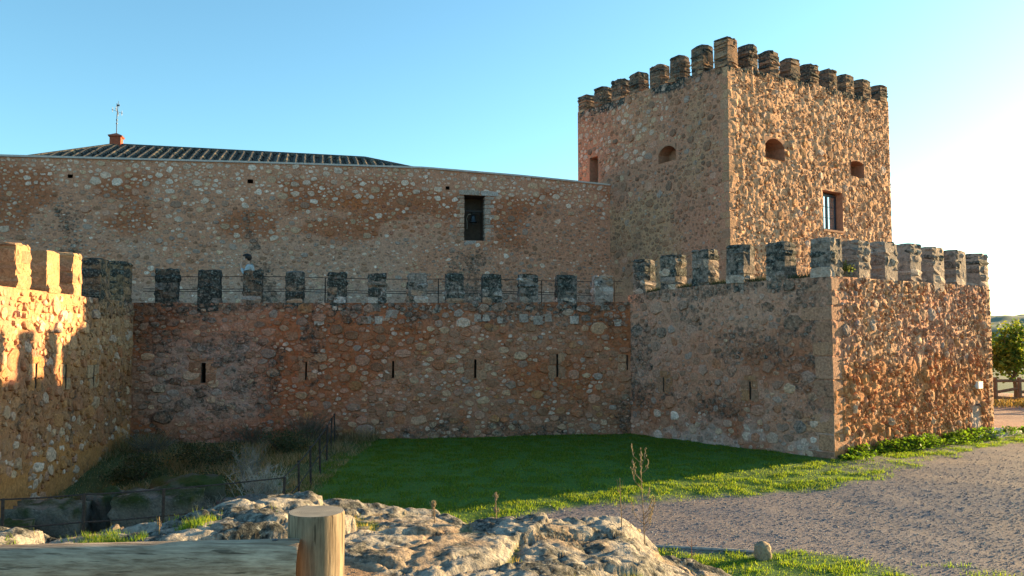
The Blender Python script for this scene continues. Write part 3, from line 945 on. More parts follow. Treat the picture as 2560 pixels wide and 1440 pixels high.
def slit_frame(root, face, ops, cols, w=(0.22, 0.36)):
    """dressed stones on both sides of each arrow slit and one above"""
    for (a, b, c, d, *_) in ops:
        for sg in (-1, 1):
            ww = rng.uniform(*w); m_ = c + (d - c) * rng.uniform(0.4, 0.6)
            for (z0, z1) in ((c - 0.05, m_ - 0.008), (m_ + 0.008, d + 0.03)):
                w2 = ww * rng.uniform(0.8, 1.2)
                p, q2 = (a - 0.004 - w2, a - 0.004) if sg < 0 else (b + 0.004, b + 0.004 + w2)
                if p < 0.02: continue
                face_block(root, face, p, q2, z0, z1, 0.25, 0.035, np.array(cols[int(rng.integers(len(cols)))]) * rng.uniform(0.85, 1.15), 0.26, 'jamb_stone', 0.008)
        if a > 0.35: face_block(root, face, a - rng.uniform(0.15, 0.25), b + rng.uniform(0.15, 0.25), d + 0.035, d + rng.uniform(0.15, 0.2), 0.25, 0.03, np.array(cols[0]) * rng.uniform(0.85, 1.15), 0.28, 'lintel', 0.008)

# ---- low bastion ----------------------------------------------------------
bast = thing('bastion', 'low crenellated bastion with a sharp dressed corner in front of the tower', 'bastion', (BC[0], BC[1], 0))
BLW, BRW = 7.06, 9.42
BLT = interp([0, 3, 5.4, 6.7, 7.1], [4.63, 4.6, 4.54, 4.42, 4.40]); BRT = interp([0, 9.4], [4.62, 4.7])
op_BL = [(5.55, 5.60, 1.39, 1.84, 0.5), (2.43, 2.48, 1.36, 1.85, 0.5)]
def mort_BL(S, Z):
    n = fbm(S * 0.55, Z * 0.7, 4, 31)
    c = mixc(PINK * 0.98, (0.40, 0.26, 0.19), sstep(0.4, 0.6, n))
    c = mixc(c, CLAY * 0.85, 0.7 * sstep(0.50, 0.68, fbm(S * 0.8, Z * 0.9, 4, 35)) * sstep(3.8, 2.4, Z))
    c = mixc(c, (0.42, 0.37, 0.33), 0.85 * sstep(0.40, 0.56, fbm(S * 1.3, Z * 1.5, 4, 37)) * sstep(1.6, 0.2, Z + 0.08 * S))
    a = 0.35 * sstep(0.5, 0.0, BLT(S) - Z) + 0.42 * sstep(0.40, 0.62, fbm(S * 0.9, Z * 1.1, 4, 39)) * sstep(4.5, 2.0, np.abs(Z - 2.6) * 2)
    a = a + 0.20 + 0.14 * sstep(0.42, 0.60, fbm(S * 0.5, Z * 0.8, 4, 139)) - 0.15 * sstep(1.0, 0.3, Z)
    return rgba(c, np.clip(a, 0, 0.455))
def mort_BR(S, Z):
    c = mixc(TAN * 1.0, PINK * 1.05, sstep(0.4, 0.6, fbm(S * 0.5, Z * 0.7, 4, 41)))
    lowm = sstep(2.9, 2.0, Z + 0.9 * (fbm(S * 0.7, Z * 0.7, 3, 43) - 0.5))
    c = mixc(c, (0.36, 0.18, 0.075), lowm * 0.9)
    c = mixc(c, (0.36, 0.31, 0.27), sstep(0.5, 0.15, np.abs(S - 8.1)) * sstep(1.3, 0.7, Z))
    return rgba(c, 0.10 + 0.3 * sstep(0.25, 0.0, BRT(S) - Z))
mortar_sheet('wall_face', F_BL, BLW, -0.5, BLT, op_BL, mort_BL, bast, 0.85, 0.03, 211, fine=0.022, trim=(1.25, 1.1))
mortar_sheet('wall_face', F_BR, BRW, -0.5, BRT, [], mort_BR, bast, 0.85, 0.05, 212, fine=0.045, step=0.045, trim=(1.25, 1.1))
for (a, b, c, d, e) in op_BL: recess(F_BL, a, b, c, d, e, bast, M_DARKIN, 0, 'arrow_slit')
def col_BL(s, z, r):
    if z < 0.9 and rng.random() < 0.3: return rgba(pick([WHITE, PALE], [1, 2]), np.array(0.05))
    if z > 3.0: return rgba(pick([(0.20, 0.17, 0.135), BROWN, GREY, ROSE], [4, 2, 3, 2]), np.array(0.30))
    return rgba(pick([BROWN, ROSE, RUST, GREY, CREAM, (0.2, 0.16, 0.13)], [3, 3, 2, 2, 1, 3]), np.array(rng.uniform(0.1, 0.4)))
st = wall_stones(F_BL, BLW, -0.3, BLT, [(0.12, 0.17, 300, 1.0), (0.08, 0.12, 2500, 1.0), (0.04, 0.075, 9000, 1.0)], 1.2, ex(op_BL, 0.04), col_BL, 0.019, 0.03, 211, 1.2, 0.016, s0=0.45, mort=mort_BL, blend=0.45)
def col_BR(s, z, r):
    low = z + 0.7 * (float(fbm(s * 0.7, z * 0.7, 3, 43)) - 0.5) < 2.4
    if low: return rgba(pick([(0.38, 0.20, 0.08), (0.32, 0.15, 0.06), (0.20, 0.11, 0.06), (0.44, 0.27, 0.13), CREAM, RUST], [4, 4, 3, 2, 0.8, 2]), np.array(0.06))
    return rgba(pick([BROWN, (0.26, 0.175, 0.115), CREAM, GREY, OCHRE], [3, 4, 2, 1.5, 1.5]), np.array(0.16))
st += wall_stones(F_BR, BRW, -0.3, BRT, [(0.11, 0.17, 350, 1.0), (0.06, 0.10, 5000, 1.0), (0.035, 0.06, 14000, 1.0)], 0.9, [(7.9, 8.5, -1, 1.2)], col_BR, 0.042, 0.05, 212, 1.15, 0.015, s0=0.42, flat=0.55, mort=mort_BR, blend=0.22)
place_stones(bast, st, 300)
slit_frame(bast, F_BL, op_BL, [(0.30, 0.17, 0.09), (0.27, 0.155, 0.09), (0.24, 0.15, 0.10)])
BPAL = [(0.33, 0.30, 0.26), (0.26, 0.23, 0.20), (0.36, 0.31, 0.25), (0.22, 0.20, 0.175)]
for (a, b, zt, zb) in [(6.3, 6.86, 5.56, 4.42), (5.05, 5.72, 5.6, 4.53), (3.81, 4.46, 5.66, 4.57), (2.57, 3.23, 5.7, 4.6), (1.26, 1.92, 5.66, 4.61)]:
    merlon(bast, F_BL, a, b, zb, zt, 0.55, BPAL, 0.52, course=(0.16, 0.3))
merlon(bast, F_BR, -0.02, 0.6, 4.62, 5.65, 0.62, BPAL, 0.44, course=(0.18, 0.3))
for (a, b, zt, zb) in [(1.35, 2.01, 5.68, 4.61), (2.74, 3.47, 5.73, 4.63), (4.19, 4.86, 5.78, 4.65), (5.55, 6.33, 5.78, 4.67), (7.05, 7.8, 5.78, 4.68), (8.72, 9.41, 5.78, 4.67)]:
    merlon(bast, F_BR, a, b, zb, zt, 0.55, BPAL, 0.34, course=(0.16, 0.3))
quoins(bast, F_BR, F_BL, zsteps(-0.3, 4.6, 0.36, 0.62), 0.75, 0.42, [(0.32, 0.20, 0.135), (0.26, 0.165, 0.11), (0.34, 0.21, 0.13), (0.29, 0.20, 0.145)], 0.30, 0.008)
rb = MB()
pE = F_BR.P(BRW, 0)[:2]
pF = pE + F_BL.dir * 6.5
LB = np.array(bast.location)
rb.add([(pE[0] - LB[0], pE[1] - LB[1], -0.5), (pF[0] - LB[0], pF[1] - LB[1], -0.5), (pF[0] - LB[0], pF[1] - LB[1], 4.68), (pE[0] - LB[0], pE[1] - LB[1], 4.68)], [(0, 1, 2, 3)], TAN * 0.9)
rb.build('side_wall', M_MORTAR, bast)
# quoins on the far edge of the lit face
for k, (z0, z1) in enumerate(zip(*(lambda z: (z[:-1], z[1:]))(zsteps(-0.2, 4.6, 0.4, 0.65)))):
    v, f = rough_block(0.5 if k % 2 else 0.34, 0.4, z1 - z0 - 0.02, 0.012, 0.12)
    ctr = F_BR.P(BRW - (0.25 if k % 2 else 0.17) + 0.02, (z0 + z1) / 2, -0.175)
    Mf = np.array([[F_BR.dir[0], F_BR.n[0]], [F_BR.dir[1], F_BR.n[1]]])
    v[:, :2] = v[:, :2] @ Mf.T
    obj('quoin', mesh_np('quoin', v, quads=f, col=np.tile([0.36, 0.23, 0.13, 0.12], (len(v), 1))), M_STONE, bast, ctr - LB)

# ---- curtain wall ---------------------------------------------------------
curt = thing('curtain_wall', 'long crenellated rubble curtain wall with dark lichened merlons above the lawn', 'wall', (JC[0], JC[1], 0))
CW = 14.96
CT = interp([0, 0.9, 7, 14.96], [4.20, 4.18, 4.11, 4.06])
op_C = [(12.93, 13.05, 1.74, 2.32, 0.6), (10.065, 10.105, 1.79, 2.33, 0.6), (7.49, 7.55, 1.83, 2.34, 0.6), (4.98, 5.04, 1.81, 2.38, 0.6), (2.39, 2.445, 1.82, 2.53, 0.6), (0.11, 0.15, 2.02, 2.49, 0.6)]
def mort_C(S, Z):
    n = fbm(S * 0.4, Z * 0.6, 4, 51)
    c = mixc(PINK * 0.88, CLAY * 1.05, sstep(0.38, 0.6, n))
    c = mixc(c, np.array((0.26, 0.15, 0.10)), 0.7 * sstep(1.9, 0.5, Z + 0.6 * (fbm(S * 0.8, Z * 0.8, 3, 53) - 0.5)) * sstep(12, 9, S))
    grey = sstep(10.8, 12.0, S) * sstep(14.9, 13.9, S) * sstep(0.4, 1.0, Z) * sstep(3.3, 2.7, Z)
    c = mixc(c, (0.36, 0.29, 0.25), 0.8 * grey)
    a = 0.35 * sstep(0.35, 0.05, CT(S) - Z) + 0.55 * grey * sstep(0.45, 0.55, fbm(S * 1.6, Z * 4.5, 4, 57)) + 0.45 * sstep(11.5, 13.5, S) * sstep(2.6, 3.3, Z) * sstep(0.4, 0.55, fbm(S * 0.9, Z * 1.2, 3, 58))
    a = a + 0.35 * sstep(0.55, 0.7, fbm(S * 0.9, Z * 0.7, 4, 59))
    a = a + 0.16 + 0.16 * sstep(0.42, 0.62, fbm(S * 0.45, Z * 0.8, 4, 157)) + 0.10 * sstep(3.2, 3.7, Z)
    return rgba(c, np.clip(a, 0, 0.47))
mortar_sheet('wall_face', F_C, CW, -1.4, CT, op_C, mort_C, curt, 0.75, 0.05, 221, fine=0.035, step=0.05)
for (a, b, c, d, e) in op_C: recess(F_C, a, b, c, d, e, curt, M_DARKIN, 0, 'arrow_slit')
def col_C(s, z, r):
    if z > 3.45 and s < 9: return rgba(pick([PALE, GREY, (0.35, 0.3, 0.26), BROWN], [2, 4, 3, 1]), np.array(rng.uniform(0.15, 0.42)))
    if s > 11: return rgba(pick([BROWN, GREY, CREAM, ROSE, (0.2, 0.16, 0.13)], [2, 3, 2, 3, 2]), np.array(rng.uniform(0.1, 0.42)))
    if r < 0.07 and rng.random() < 0.3: return rgba(pick([WHITE, PALE], [1, 2]), np.array(0.0))
    return rgba(pick([RUST, BROWN, ROSE, OCHRE, CREAM, GREY], [2.4, 3.6, 3, 1.2, 1.6, 1.6]), np.array(rng.uniform(0.02, 0.28)))
st = wall_stones(F_C, CW, -1.2, CT, [(0.11, 0.155, 400, 1.0), (0.08, 0.115, 2500, 1.0), (0.05, 0.085, 12000, 1.0), (0.03, 0.05, 14000, 1.0)], 1.45, ex(op_C, 0.03), col_C, 0.030, 0.05, 221, 1.25, 0.012, s0=0.02, mort=mort_C, blend=0.38)
place_stones(curt, st, 300)
slit_frame(curt, F_C, op_C, [(0.29, 0.16, 0.10), (0.32, 0.2, 0.13), (0.24, 0.14, 0.09)])
s_ = 0.3
while s_ < 9.6:                         # a broken course of squared grey stones under the crenels
    w_ = rng.uniform(0.2, 0.42); h_ = rng.uniform(0.2, 0.32)
    if rng.random() < 0.72:
        zb_ = 3.5 + rng.normal(0, 0.05)
        face_block(curt, F_C, s_, s_ + w_, zb_, zb_ + h_, 0.25, 0.045, np.array((0.36, 0.33, 0.30)) * rng.uniform(0.75, 1.2), 0.34, 'squared_stone', 0.016)
    s_ += w_ + rng.uniform(0.03, 0.25)
CPAL = [(0.36, 0.33, 0.30), (0.26, 0.23, 0.20), (0.44, 0.42, 0.40), (0.30, 0.22, 0.16)]
for k, (a, b, zt, zb) in enumerate([(13.77, 14.41, 5.08, 4.06), (12.57, 13.24, 5.08, 4.07), (11.38, 11.97, 5.08, 4.08), (10.17, 10.75, 5.05, 4.09), (8.92, 9.52, 5.05, 4.10), (7.72, 8.32, 5.03, 4.11), (6.48, 7.12, 5.06, 4.12), (5.34, 5.95, 5.06, 4.13), (4.15, 4.81, 5.06, 4.14), (2.99, 3.64, 5.06, 4.15), (1.74, 2.42, 5.06, 4.16), (0.55, 1.2, 5.05, 4.18)]):
    merlon(curt, F_C, a, b, zb, zt, 0.5, CPAL if k > 2 else [(0.27, 0.19, 0.13), (0.2, 0.17, 0.14), (0.24, 0.22, 0.2)], (0.60, 0.64, 0.54, 0.58, 0.60, 0.52, 0.50, 0.55, 0.60, 0.52, 0.56, 0.38)[k], course=(0.16, 0.28))

# ---- left bastion ---------------------------------------------------------
lb = thing('bastion', 'bastion of ochre rubble at the moat, its merlons catching golden sunlight', 'bastion', (KC[0], KC[1], 0))
LW = 10.6
LT = interp([0, 8, 11], [4.06, 4.06, 4.02])
op_L = [(6.28, 6.36, 2.0, 2.5, 0.5), (4.72, 4.80, 1.91, 2.44, 0.5), (3.0, 3.06, 1.85, 2.35, 0.5)]
def mort_L(S, Z):
    c = mixc((0.37, 0.225, 0.12), PINK * 0.85, sstep(0.4, 0.65, fbm(S * 0.6, Z * 0.7, 4, 61)))
    c = mixc(c, np.array((0.30, 0.165, 0.085)), sstep(2.6, 1.9, Z + 0.5 * (fbm(S, Z, 3, 63) - 0.5)) * 0.8)
    c = mixc(c, (0.40, 0.205, 0.075), sstep(0.75, 0.3, Z + 0.9 * (fbm(S * 0.9, Z * 0.6, 3, 65) - 0.5)))
    a = 0.5 * sstep(0.7, 0.0, LT(S) - Z) * sstep(3.9, 2.6, S) + 0.25 * sstep(0.55, 0.7, fbm(S * 1.2, Z * 1.2, 4, 67))  # top band darkened only along the shaded stretch: shade painted through the lichen alpha
    return rgba(c, np.clip(a + 0.17 + 0.12 * sstep(0.45, 0.6, fbm(S * 0.6, Z * 0.8, 4, 167)), 0, 0.44))
mortar_sheet('wall_face', F_L, LW, -1.4, LT, op_L, mort_L, lb, 0.7, 0.05, 231, fine=0.03, step=0.045)
for (a, b, c, d, e) in op_L: recess(F_L, a, b, c, d, e, lb, M_DARKIN, 0, 'arrow_slit')
def col_L(s, z, r):
    if z > 2.7: return rgba(pick([(0.42, 0.30, 0.18), (0.34, 0.23, 0.13), PALE, BROWN], [4, 4, 1.2, 1.5]), np.array(0.2 if s < 3.9 else 0.1))  # higher lichen alpha on the shaded stretch puts shade into the stone colour
    if z < 0.9 and rng.random() < 0.4: return rgba(pick([WHITE, PALE, ROSE], [2, 2, 2]), np.array(0.0))
    return rgba(pick([(0.36, 0.185, 0.075), (0.32, 0.18, 0.09), RUST, CREAM, PALE, (0.26, 0.13, 0.06)], [4, 3, 3, 1, 0.9, 3]), np.array(rng.uniform(0.02, 0.2)))
low_gap = [(s - 0.75, s + 0.6, -1.5, 0.15 + 0.25 * math.sin(s * 2.1)) for s in (1.2, 3.3, 5.0, 7.3, 9.0)]
st = wall_stones(F_L, LW, -0.9, LT, [(0.13, 0.19, 250, 1.0), (0.08, 0.12, 2500, 1.0), (0.04, 0.075, 12000, 1.0)], 1.15, ex(op_L, 0.03, low_gap), col_L, 0.032, 0.05, 231, 1.25, 0.012, s0=0.05, mort=mort_L, blend=0.35)
place_stones(lb, st, 300)
slit_frame(lb, F_L, op_L, [(0.36, 0.19, 0.08), (0.33, 0.24, 0.15), (0.30, 0.16, 0.07)])
LPAL = [(0.38, 0.26, 0.145), (0.32, 0.21, 0.12), (0.27, 0.18, 0.11), (0.36, 0.24, 0.14)]
for (a, b, zt, zb, li) in [(0.16, 1.0, 5.2, 4.06, 0.52), (1.99, 2.77, 5.12, 4.06, 0.54), (3.92, 4.52, 5.07, 4.06, 0.14), (5.2, 5.93, 5.0, 4.06, 0.12), (6.66, 7.4, 4.99, 4.06, 0.12), (8.1, 8.8, 5.0, 4.05, 0.12), (9.5, 10.2, 5.0, 4.04, 0.12)]:  # high lichen value on the first two paints the shade they stand in
    merlon(lb, F_L, a, b, zb, zt, 0.5, LPAL, li, course=(0.2, 0.34), pieces=(1, 3), jit=0.022)

# ---- inner wall -----------------------------------------------------------
inn = thing('inner_wall', 'high pink rubble wall with pale coping and a bell opening', 'wall', (IC[0], IC[1], 0))
IW = 28.0
IT = interp([0, 4.2, 8.46, 16, 24.6, 28], [9.9, 10.12, 10.26, 10.12, 9.91, 9.84])
op_I = [(5.78, 6.72, 7.22, 9.19, 0.9), (22.1, 22.28, 9.2, 9.34, 0.5), (15.44, 15.66, 9.3, 9.46, 0.5), (7.36, 7.52, 9.4, 9.54, 0.5)]
def stain_I(S, Z):
    a = 0.0
    for s0, zt, zb, w in ((15.5, 8.2, 5.0, 0.4), (22.2, 8.2, 5.2, 0.7), (7.0, 6.9, 4.6, 0.6), (14.9, 6.2, 5.0, 0.7), (6.2, 7.0, 5.0, 0.6)):
        a = a + sstep(w, w * 0.2, np.abs(S - s0 + 0.12 * np.sin(Z * 3) + 0.5 * (fbm(S * 2.2, Z * 2.2, 3, 78) - 0.5))) * sstep(zt + 0.4, zt - 0.4, Z) * 0.36
    return np.clip(a, 0, 0.62)
def mort_I(S, Z):
    c = mixc(PINK * 1.18, (0.46, 0.295, 0.215), sstep(0.40, 0.6, fbm(S * 0.35, Z * 0.5, 4, 71)) * sstep(8.2, 6.5, Z))
    cl = sstep(0.50, 0.62, fbm(S * 0.45, Z * 0.8, 4, 73)) * sstep(6.6, 7.4, Z) * sstep(10.0, 9.4, Z)
    c = mixc(c, CLAY * 1.1, 0.85 * cl)
    cl2 = np.exp(-((S - 11.3) / 0.75) ** 2 - ((Z - 8.7) / 0.38) ** 2)
    c = mixc(c, (0.38, 0.14, 0.055), np.clip(cl2 * 1.3, 0, 0.9))
    c = mixc(c, (0.38, 0.32, 0.28), 0.6 * sstep(5.6, 4.8, Z))
    a = 0.14 + 0.16 * sstep(0.45, 0.62, fbm(S * 0.4, Z * 0.8, 4, 171)) * sstep(9.4, 8.6, Z) + 0.08 * sstep(6.5, 5.0, Z)
    return rgba(c, np.clip(a + 0.8 * stain_I(S, Z), 0, 0.47))
mortar_sheet('wall_face', F_I, IW, 3.8, IT, op_I, mort_I, inn, 1.0, 0.045, 241, fine=0.026, step=0.065)
def col_I(s, z, r):
    st_ = float(stain_I(np.array(s), np.array(z)))
    if z > 8.9 or rng.random() < 0.22: return rgba(pick([PALE, WHITE, CREAM, ROSE], [5, 4, 3, 1.2]) * 1.15, np.array(0.03 + st_))
    if 7.2 < z and 7.4 < s < 13: return rgba(pick([ROSE, BROWN, RUST, CREAM, (0.3, 0.14, 0.1)], [3, 3, 2, 2, 2]), np.array(0.1))
    if s < 5.6 and z < 8.5: return rgba(pick([BROWN, (0.2, 0.16, 0.13), ROSE, GREY], [3, 3, 2, 2]), np.array(0.2))
    return rgba(pick([ROSE, BROWN, GREY, CREAM, PALE, (0.27, 0.2, 0.16)], [3, 2, 3, 1.5, 1.5, 3]), np.array(0.12 + st_))
def size_I(s, z):
    return 1.0 if z > 8.8 else (0.75 if z < 6.6 else 0.85)
st = wall_stones(F_I, IW, 4.3, IT, [(0.11, 0.16, 800, 1.08), (0.07, 0.11, 6000, 1.04), (0.035, 0.065, 24000, 1.03)], 1.35, ex(op_I, 0.06), col_I, 0.020, 0.045, 241, 1.15, 0.025, sizef=size_I, s0=0.05, mort=mort_I, blend=0.28)
place_stones(inn, st, 300)
LI = np.array(inn.location)
recess(F_I, *op_I[0][:4], 0.9, inn, M_DARKIN, 0, 'bell_niche')
for o_ in op_I[1:]: recess(F_I, *o_[:4], 0.5, inn, M_DARKIN, 0, 'drain_hole')
cp = MB()
ss = np.linspace(0, IW, 60)
for e0, e1 in ((0.07, -1.0),):
    for a, b in zip(ss[:-1], ss[1:]):
        za, zb_ = float(IT(a)), float(IT(b))
        v = [F_I.P(a, za + 0.002, e0) - LI, F_I.P(b, zb_ + 0.002, e0) - LI, F_I.P(b, zb_ + 0.075, e0) - LI, F_I.P(a, za + 0.075, e0) - LI,
             F_I.P(a, za + 0.002, e1) - LI, F_I.P(b, zb_ + 0.002, e1) - LI, F_I.P(b, zb_ + 0.075, e1) - LI, F_I.P(a, za + 0.075, e1) - LI]
        cp.add(v, [(0, 1, 2, 3), (3, 2, 6, 7), (0, 4, 5, 1)])
cp.build('coping', M_COPING, inn)
face_block(inn, F_I, 5.2, 6.0, 9.19, 9.4, 0.4, 0.05, (0.40, 0.39, 0.38), 0.05, 'lintel')
face_block(inn, F_I, 6.02, 6.95, 9.2, 9.42, 0.4, 0.04, (0.35, 0.31, 0.27), 0.1, 'lintel')
z = 7.2
k = 0
while z < 9.15:
    h = rng.uniform(0.16, 0.3); ww = 0.42 if k % 2 else 0.26
    face_block(inn, F_I, 5.8 - ww, 5.8, z, min(z + h, 9.18) - 0.02, 0.35, 0.03, np.array((0.36, 0.32, 0.28)) * rng.uniform(0.8, 1.2), 0.15, 'jamb_stone')
    face_block(inn, F_I, 6.70, 6.70 + ww * 0.8, z, min(z + h, 9.18) - 0.02, 0.35, 0.025, np.array((0.40, 0.29, 0.22)) * rng.uniform(0.8, 1.2), 0.08, 'jamb_stone')
    z += h; k += 1
face_block(inn, F_I, 5.72, 6.75, 7.02, 7.22, 0.8, 0.04, (0.33, 0.32, 0.31), 0.2, 'sill')

# ---- hall behind the inner wall, tiled roof -------------------------------
UD = F_I.dir * -1                       # along the ridge, to the right
ND = F_I.n                              # down the front slope
RL = np.array([-19.25, 38.9]); RLEN = 11.9; RZ = 12.26; RUN = 6.4; DROP = 2.35
hall = thing('hall', 'low hall with a hipped clay tile roof rising behind the high wall', 'building', (RL[0], RL[1], 3.9))
LH = np.array(hall.location)
def roofpt(t, down):                    # t along ridge, down the front slope (0..1)
    p = RL + UD * t + ND * (RUN * down)
    return np.array([p[0], p[1], RZ - DROP * down])
hb = MB()
ext = 5.6; extl = 3.1
A = RL - UD * extl + ND * RUN; B = RL + UD * (RLEN + ext) + ND * RUN
Cq = RL + UD * (RLEN + ext) - ND * RUN; D = RL - UD * extl - ND * RUN
ez = RZ - DROP
P3 = lambda p, z: np.array([p[0], p[1], z]) - LH
r0 = P3(RL, RZ); r1 = P3(RL + UD * RLEN, RZ)
hb.add([P3(A, ez), P3(B, ez), r1, r0], [(0, 1, 2, 3)], (0.12, 0.09, 0.075))
hb.add([P3(B, ez), P3(Cq, ez), r1], [(0, 1, 2)], (0.12, 0.09, 0.075))
hb.add([P3(Cq, ez), P3(D, ez), r0, r1], [(0, 1, 2, 3)], (0.12, 0.09, 0.075))
hb.add([P3(D, ez), P3(A, ez), r0], [(0, 1, 2)], (0.12, 0.09, 0.075))
roof = hb.build('roof', M_TILE, hall)
hw = MB()
ins = 0.35
A2, B2, C2, D2 = [p + (RL + UD * RLEN / 2 - p) * 0.04 for p in (A, B, Cq, D)]
for p, q_ in ((A2, B2), (B2, C2), (C2, D2), (D2, A2)):
    hw.add([P3(p, 3.9), P3(q_, 3.9), P3(q_, ez + 0.2), P3(p, ez + 0.2)], [(0, 1, 2, 3)], PINK)
hw.build('wall', M_MORTAR, hall)
# cover tiles: half barrels in columns down the front slope, tapering, each overlapping the one below
sl = math.hypot(RUN, DROP)
def tile_mesh(c, li):
    n = 6; L = 0.50
    v = []
    for k, (y, r, zz) in enumerate(((0, 0.125, 0.035), (L, 0.165, 0.0))):
        for j in range(n + 1):
            a = math.pi * j / n
            v.append((math.cos(a) * r, y, math.sin(a) * r * 0.95 + zz))
        for j in range(n + 1):
            a = math.pi * j / n
            v.append((math.cos(a) * (r - 0.025), y, math.sin(a) * (r * 0.95 - 0.03) + zz))
    m = n + 1
    f = []
    for j in range(n):
        f += [(j, j + 1, 2 * m + j + 1, 2 * m + j), (m + j, 3 * m + j, 3 * m + j + 1, m + j + 1), (2 * m + j, 2 * m + j + 1, 3 * m + j + 1, 3 * m + j)]
    return mesh_np('tile', v, quads=f, col=np.tile([*c, li], (len(v), 1)), smooth=False)
tmesh = [tile_mesh(c, li) for c, li in (((0.14, 0.11, 0.09), 0.56), ((0.18, 0.13, 0.095), 0.5), ((0.11, 0.095, 0.085), 0.6), ((0.28, 0.19, 0.11), 0.38))]
for t_ in tmesh: t_.materials.append(M_TILE)
slope = math.atan2(DROP, RUN)
ax_x = Vector((UD[0], UD[1], 0)); ax_y = Vector((ND[0] * math.cos(slope), ND[1] * math.cos(slope), -math.sin(slope))); ax_z = ax_x.cross(ax_y)
if ax_z.z < 0: ax_z = -ax_z
RM = Matrix((ax_x, ax_y, ax_z)).transposed()
tiles = []
for ci in range(-13, 45):
    t = ci * 0.42 + 0.1
    row0 = 0.0
    if t < 0: row0 = -t / extl
    if t > RLEN: row0 = (t - RLEN) / ext
    for ri in range(0, 17):
        down = row0 + 0.02 + ri * 0.40 / sl
        if down > 0.99: break
        p = roofpt(t + random.gauss(0, 0.012), down)
        u_ = p[0] / p[1]
        tiles.append((ri + row0 * sl / 0.4, p, u_))
tiles.sort(key=lambda a: a[0])
rest = []
for k, (ri, p, u_) in enumerate(tiles):
    rot = RM @ Matrix.Rotation(random.gauss(0, 0.02), 3, 'Z')
    if k < 300:
        o = bpy.data.objects.new('tile', tmesh[int(rng.choice(4, p=[0.4, 0.3, 0.2, 0.1]))]); C.objects.link(o)
        o.parent = roof
        o.matrix_basis = Matrix.Translation(Vector(p - LH)) @ rot.to_4x4()
    else:
        rest.append((p, rot))
vv, ff, cc = [], [], []
tv = np.zeros((len(tmesh[0].vertices), 3), np.float32); tmesh[0].vertices.foreach_get('co', tv.ravel())
tv = np.array([v.co[:] for v in tmesh[0].vertices]); tf = np.array([p.vertices[:] for p in tmesh[0].polygons])
for p, rot in rest:
    ff.append(tf + len(tv) * len(vv)); vv.append(tv @ np.array(rot).T + (p - LH))
o = obj('lower_tiles', mesh_np('lower_tiles', np.concatenate(vv), quads=np.concatenate(ff), col=np.tile([0.14, 0.11, 0.09, 0.56], (sum(map(len, vv)), 1))), M_TILE, roof)
tag(o, kind='stuff')
# ridge and hip tiles
def ridge_tiles(a, b, step=0.42):
    a, b = Vector(a), Vector(b); L = (b - a).length
    n = int(L / step)
    y = (b - a).normalized(); x = y.cross(Vector((0, 0, 1))).normalized(); zz = x.cross(y)
    rot = Matrix((x, y, zz)).transposed()
    for k in range(n):
        o = bpy.data.objects.new('ridge_tile', tmesh[k % 3]); C.objects.link(o); o.parent = roof
        o.matrix_basis = Matrix.Translation(a + y * (k * step) + Vector((0, 0, -0.05))) @ rot.to_4x4() @ Matrix.Scale(1.45, 4)
ridge_tiles(r1, r0); ridge_tiles(r0, P3(A, ez)); ridge_tiles(r1, P3(B, ez))
# brick chimney at the hip
ch = MB()
cx = Vector(r0) + Vector((UD[0], UD[1], 0)) * 0.05
CMx = Matrix.Translation(cx) @ RM.to_4x4().to_3x3().to_4x4()
ang = math.atan2(UD[1], UD[0])
CM = Matrix.Translation(cx) @ Matrix.Rotation(ang, 4, 'Z')
zc_ = -0.3
while zc_ < 0.42:                       # courses with recessed joints
    ch.box((-0.25, -0.25, zc_), (0.25, 0.25, zc_ + 0.062), None, CM); ch.box((-0.24, -0.24, zc_ + 0.062), (0.24, 0.24, zc_ + 0.075), None, CM); zc_ += 0.075
chim = ch.build('chimney', M_BRICK, roof)
cpk = MB()
cpk.box((-0.31, -0.31, 0.45), (0.31, 0.31, 0.50), None, CM)
cpk.add([tuple(CM @ Vector(p)) for p in ((-0.33, -0.33, 0.50), (0.33, -0.33, 0.50), (0.33, 0.33, 0.50), (-0.33, 0.33, 0.50), (0, 0, 0.68))], [(0, 1, 4), (1, 2, 4), (2, 3, 4), (3, 0, 4), (3, 2, 1, 0)])
cpk.build('chimney_cap', M_BRICK, roof)
# weather vane on the chimney
vl = np.array([*(np.array(cx) + LH)])
vane = thing('weather_vane', 'thin iron weather vane with crossed direction arms on the brick chimney', 'weather vane', (vl[0], vl[1], vl[2] + 0.64))
mb = MB(); mb.tube([(0, 0, -0.1), (0.0, 0, 0.9), (0.03, 0, 1.25), (0.06, 0, 1.62)], [0.022, 0.02, 0.016, 0.008], 6); mb.build('mast', M_IRONGREY, vane)
for zz in (0.50, 0.68):
    mb = MB(); mb.lathe([(0.0, zz - 0.025), (0.045, zz - 0.02), (0.045, zz + 0.02), (0.0, zz + 0.025)], 10); mb.build('collar', M_IRONGREY, vane)
for aa in (0.25, 0.25 + math.pi / 2):
    dx, dy = math.cos(aa), math.sin(aa)
    mb = MB()
    mb.tube([(-0.2 * dx, -0.2 * dy, 1.10 + 0.07), (0.04, 0, 1.08), (0.22 * dx, 0.22 * dy, 1.03)], 0.009, 5)
    for sg, zz in ((-1, 1.17), (1, 1.03)):
        x, y = sg * 0.21 * dx, sg * 0.21 * dy
        mb.tube([(x, y, zz - 0.11), (x, y, zz + 0.12)], 0.012, 5)
        mb.tube([(x - 0.04, y, zz), (x + 0.04, y, zz)], 0.014, 5)
    mb.build('direction_arm', M_IRONGREY, vane)
mb = MB(); mb.box((-0.02, -0.008, 1.36), (0.12, 0.008, 1.44)); mb.box((-0.03, -0.008, 1.30), (0.0, 0.008, 1.5)); mb.build('arrow', M_IRONGREY, vane)
#PART3

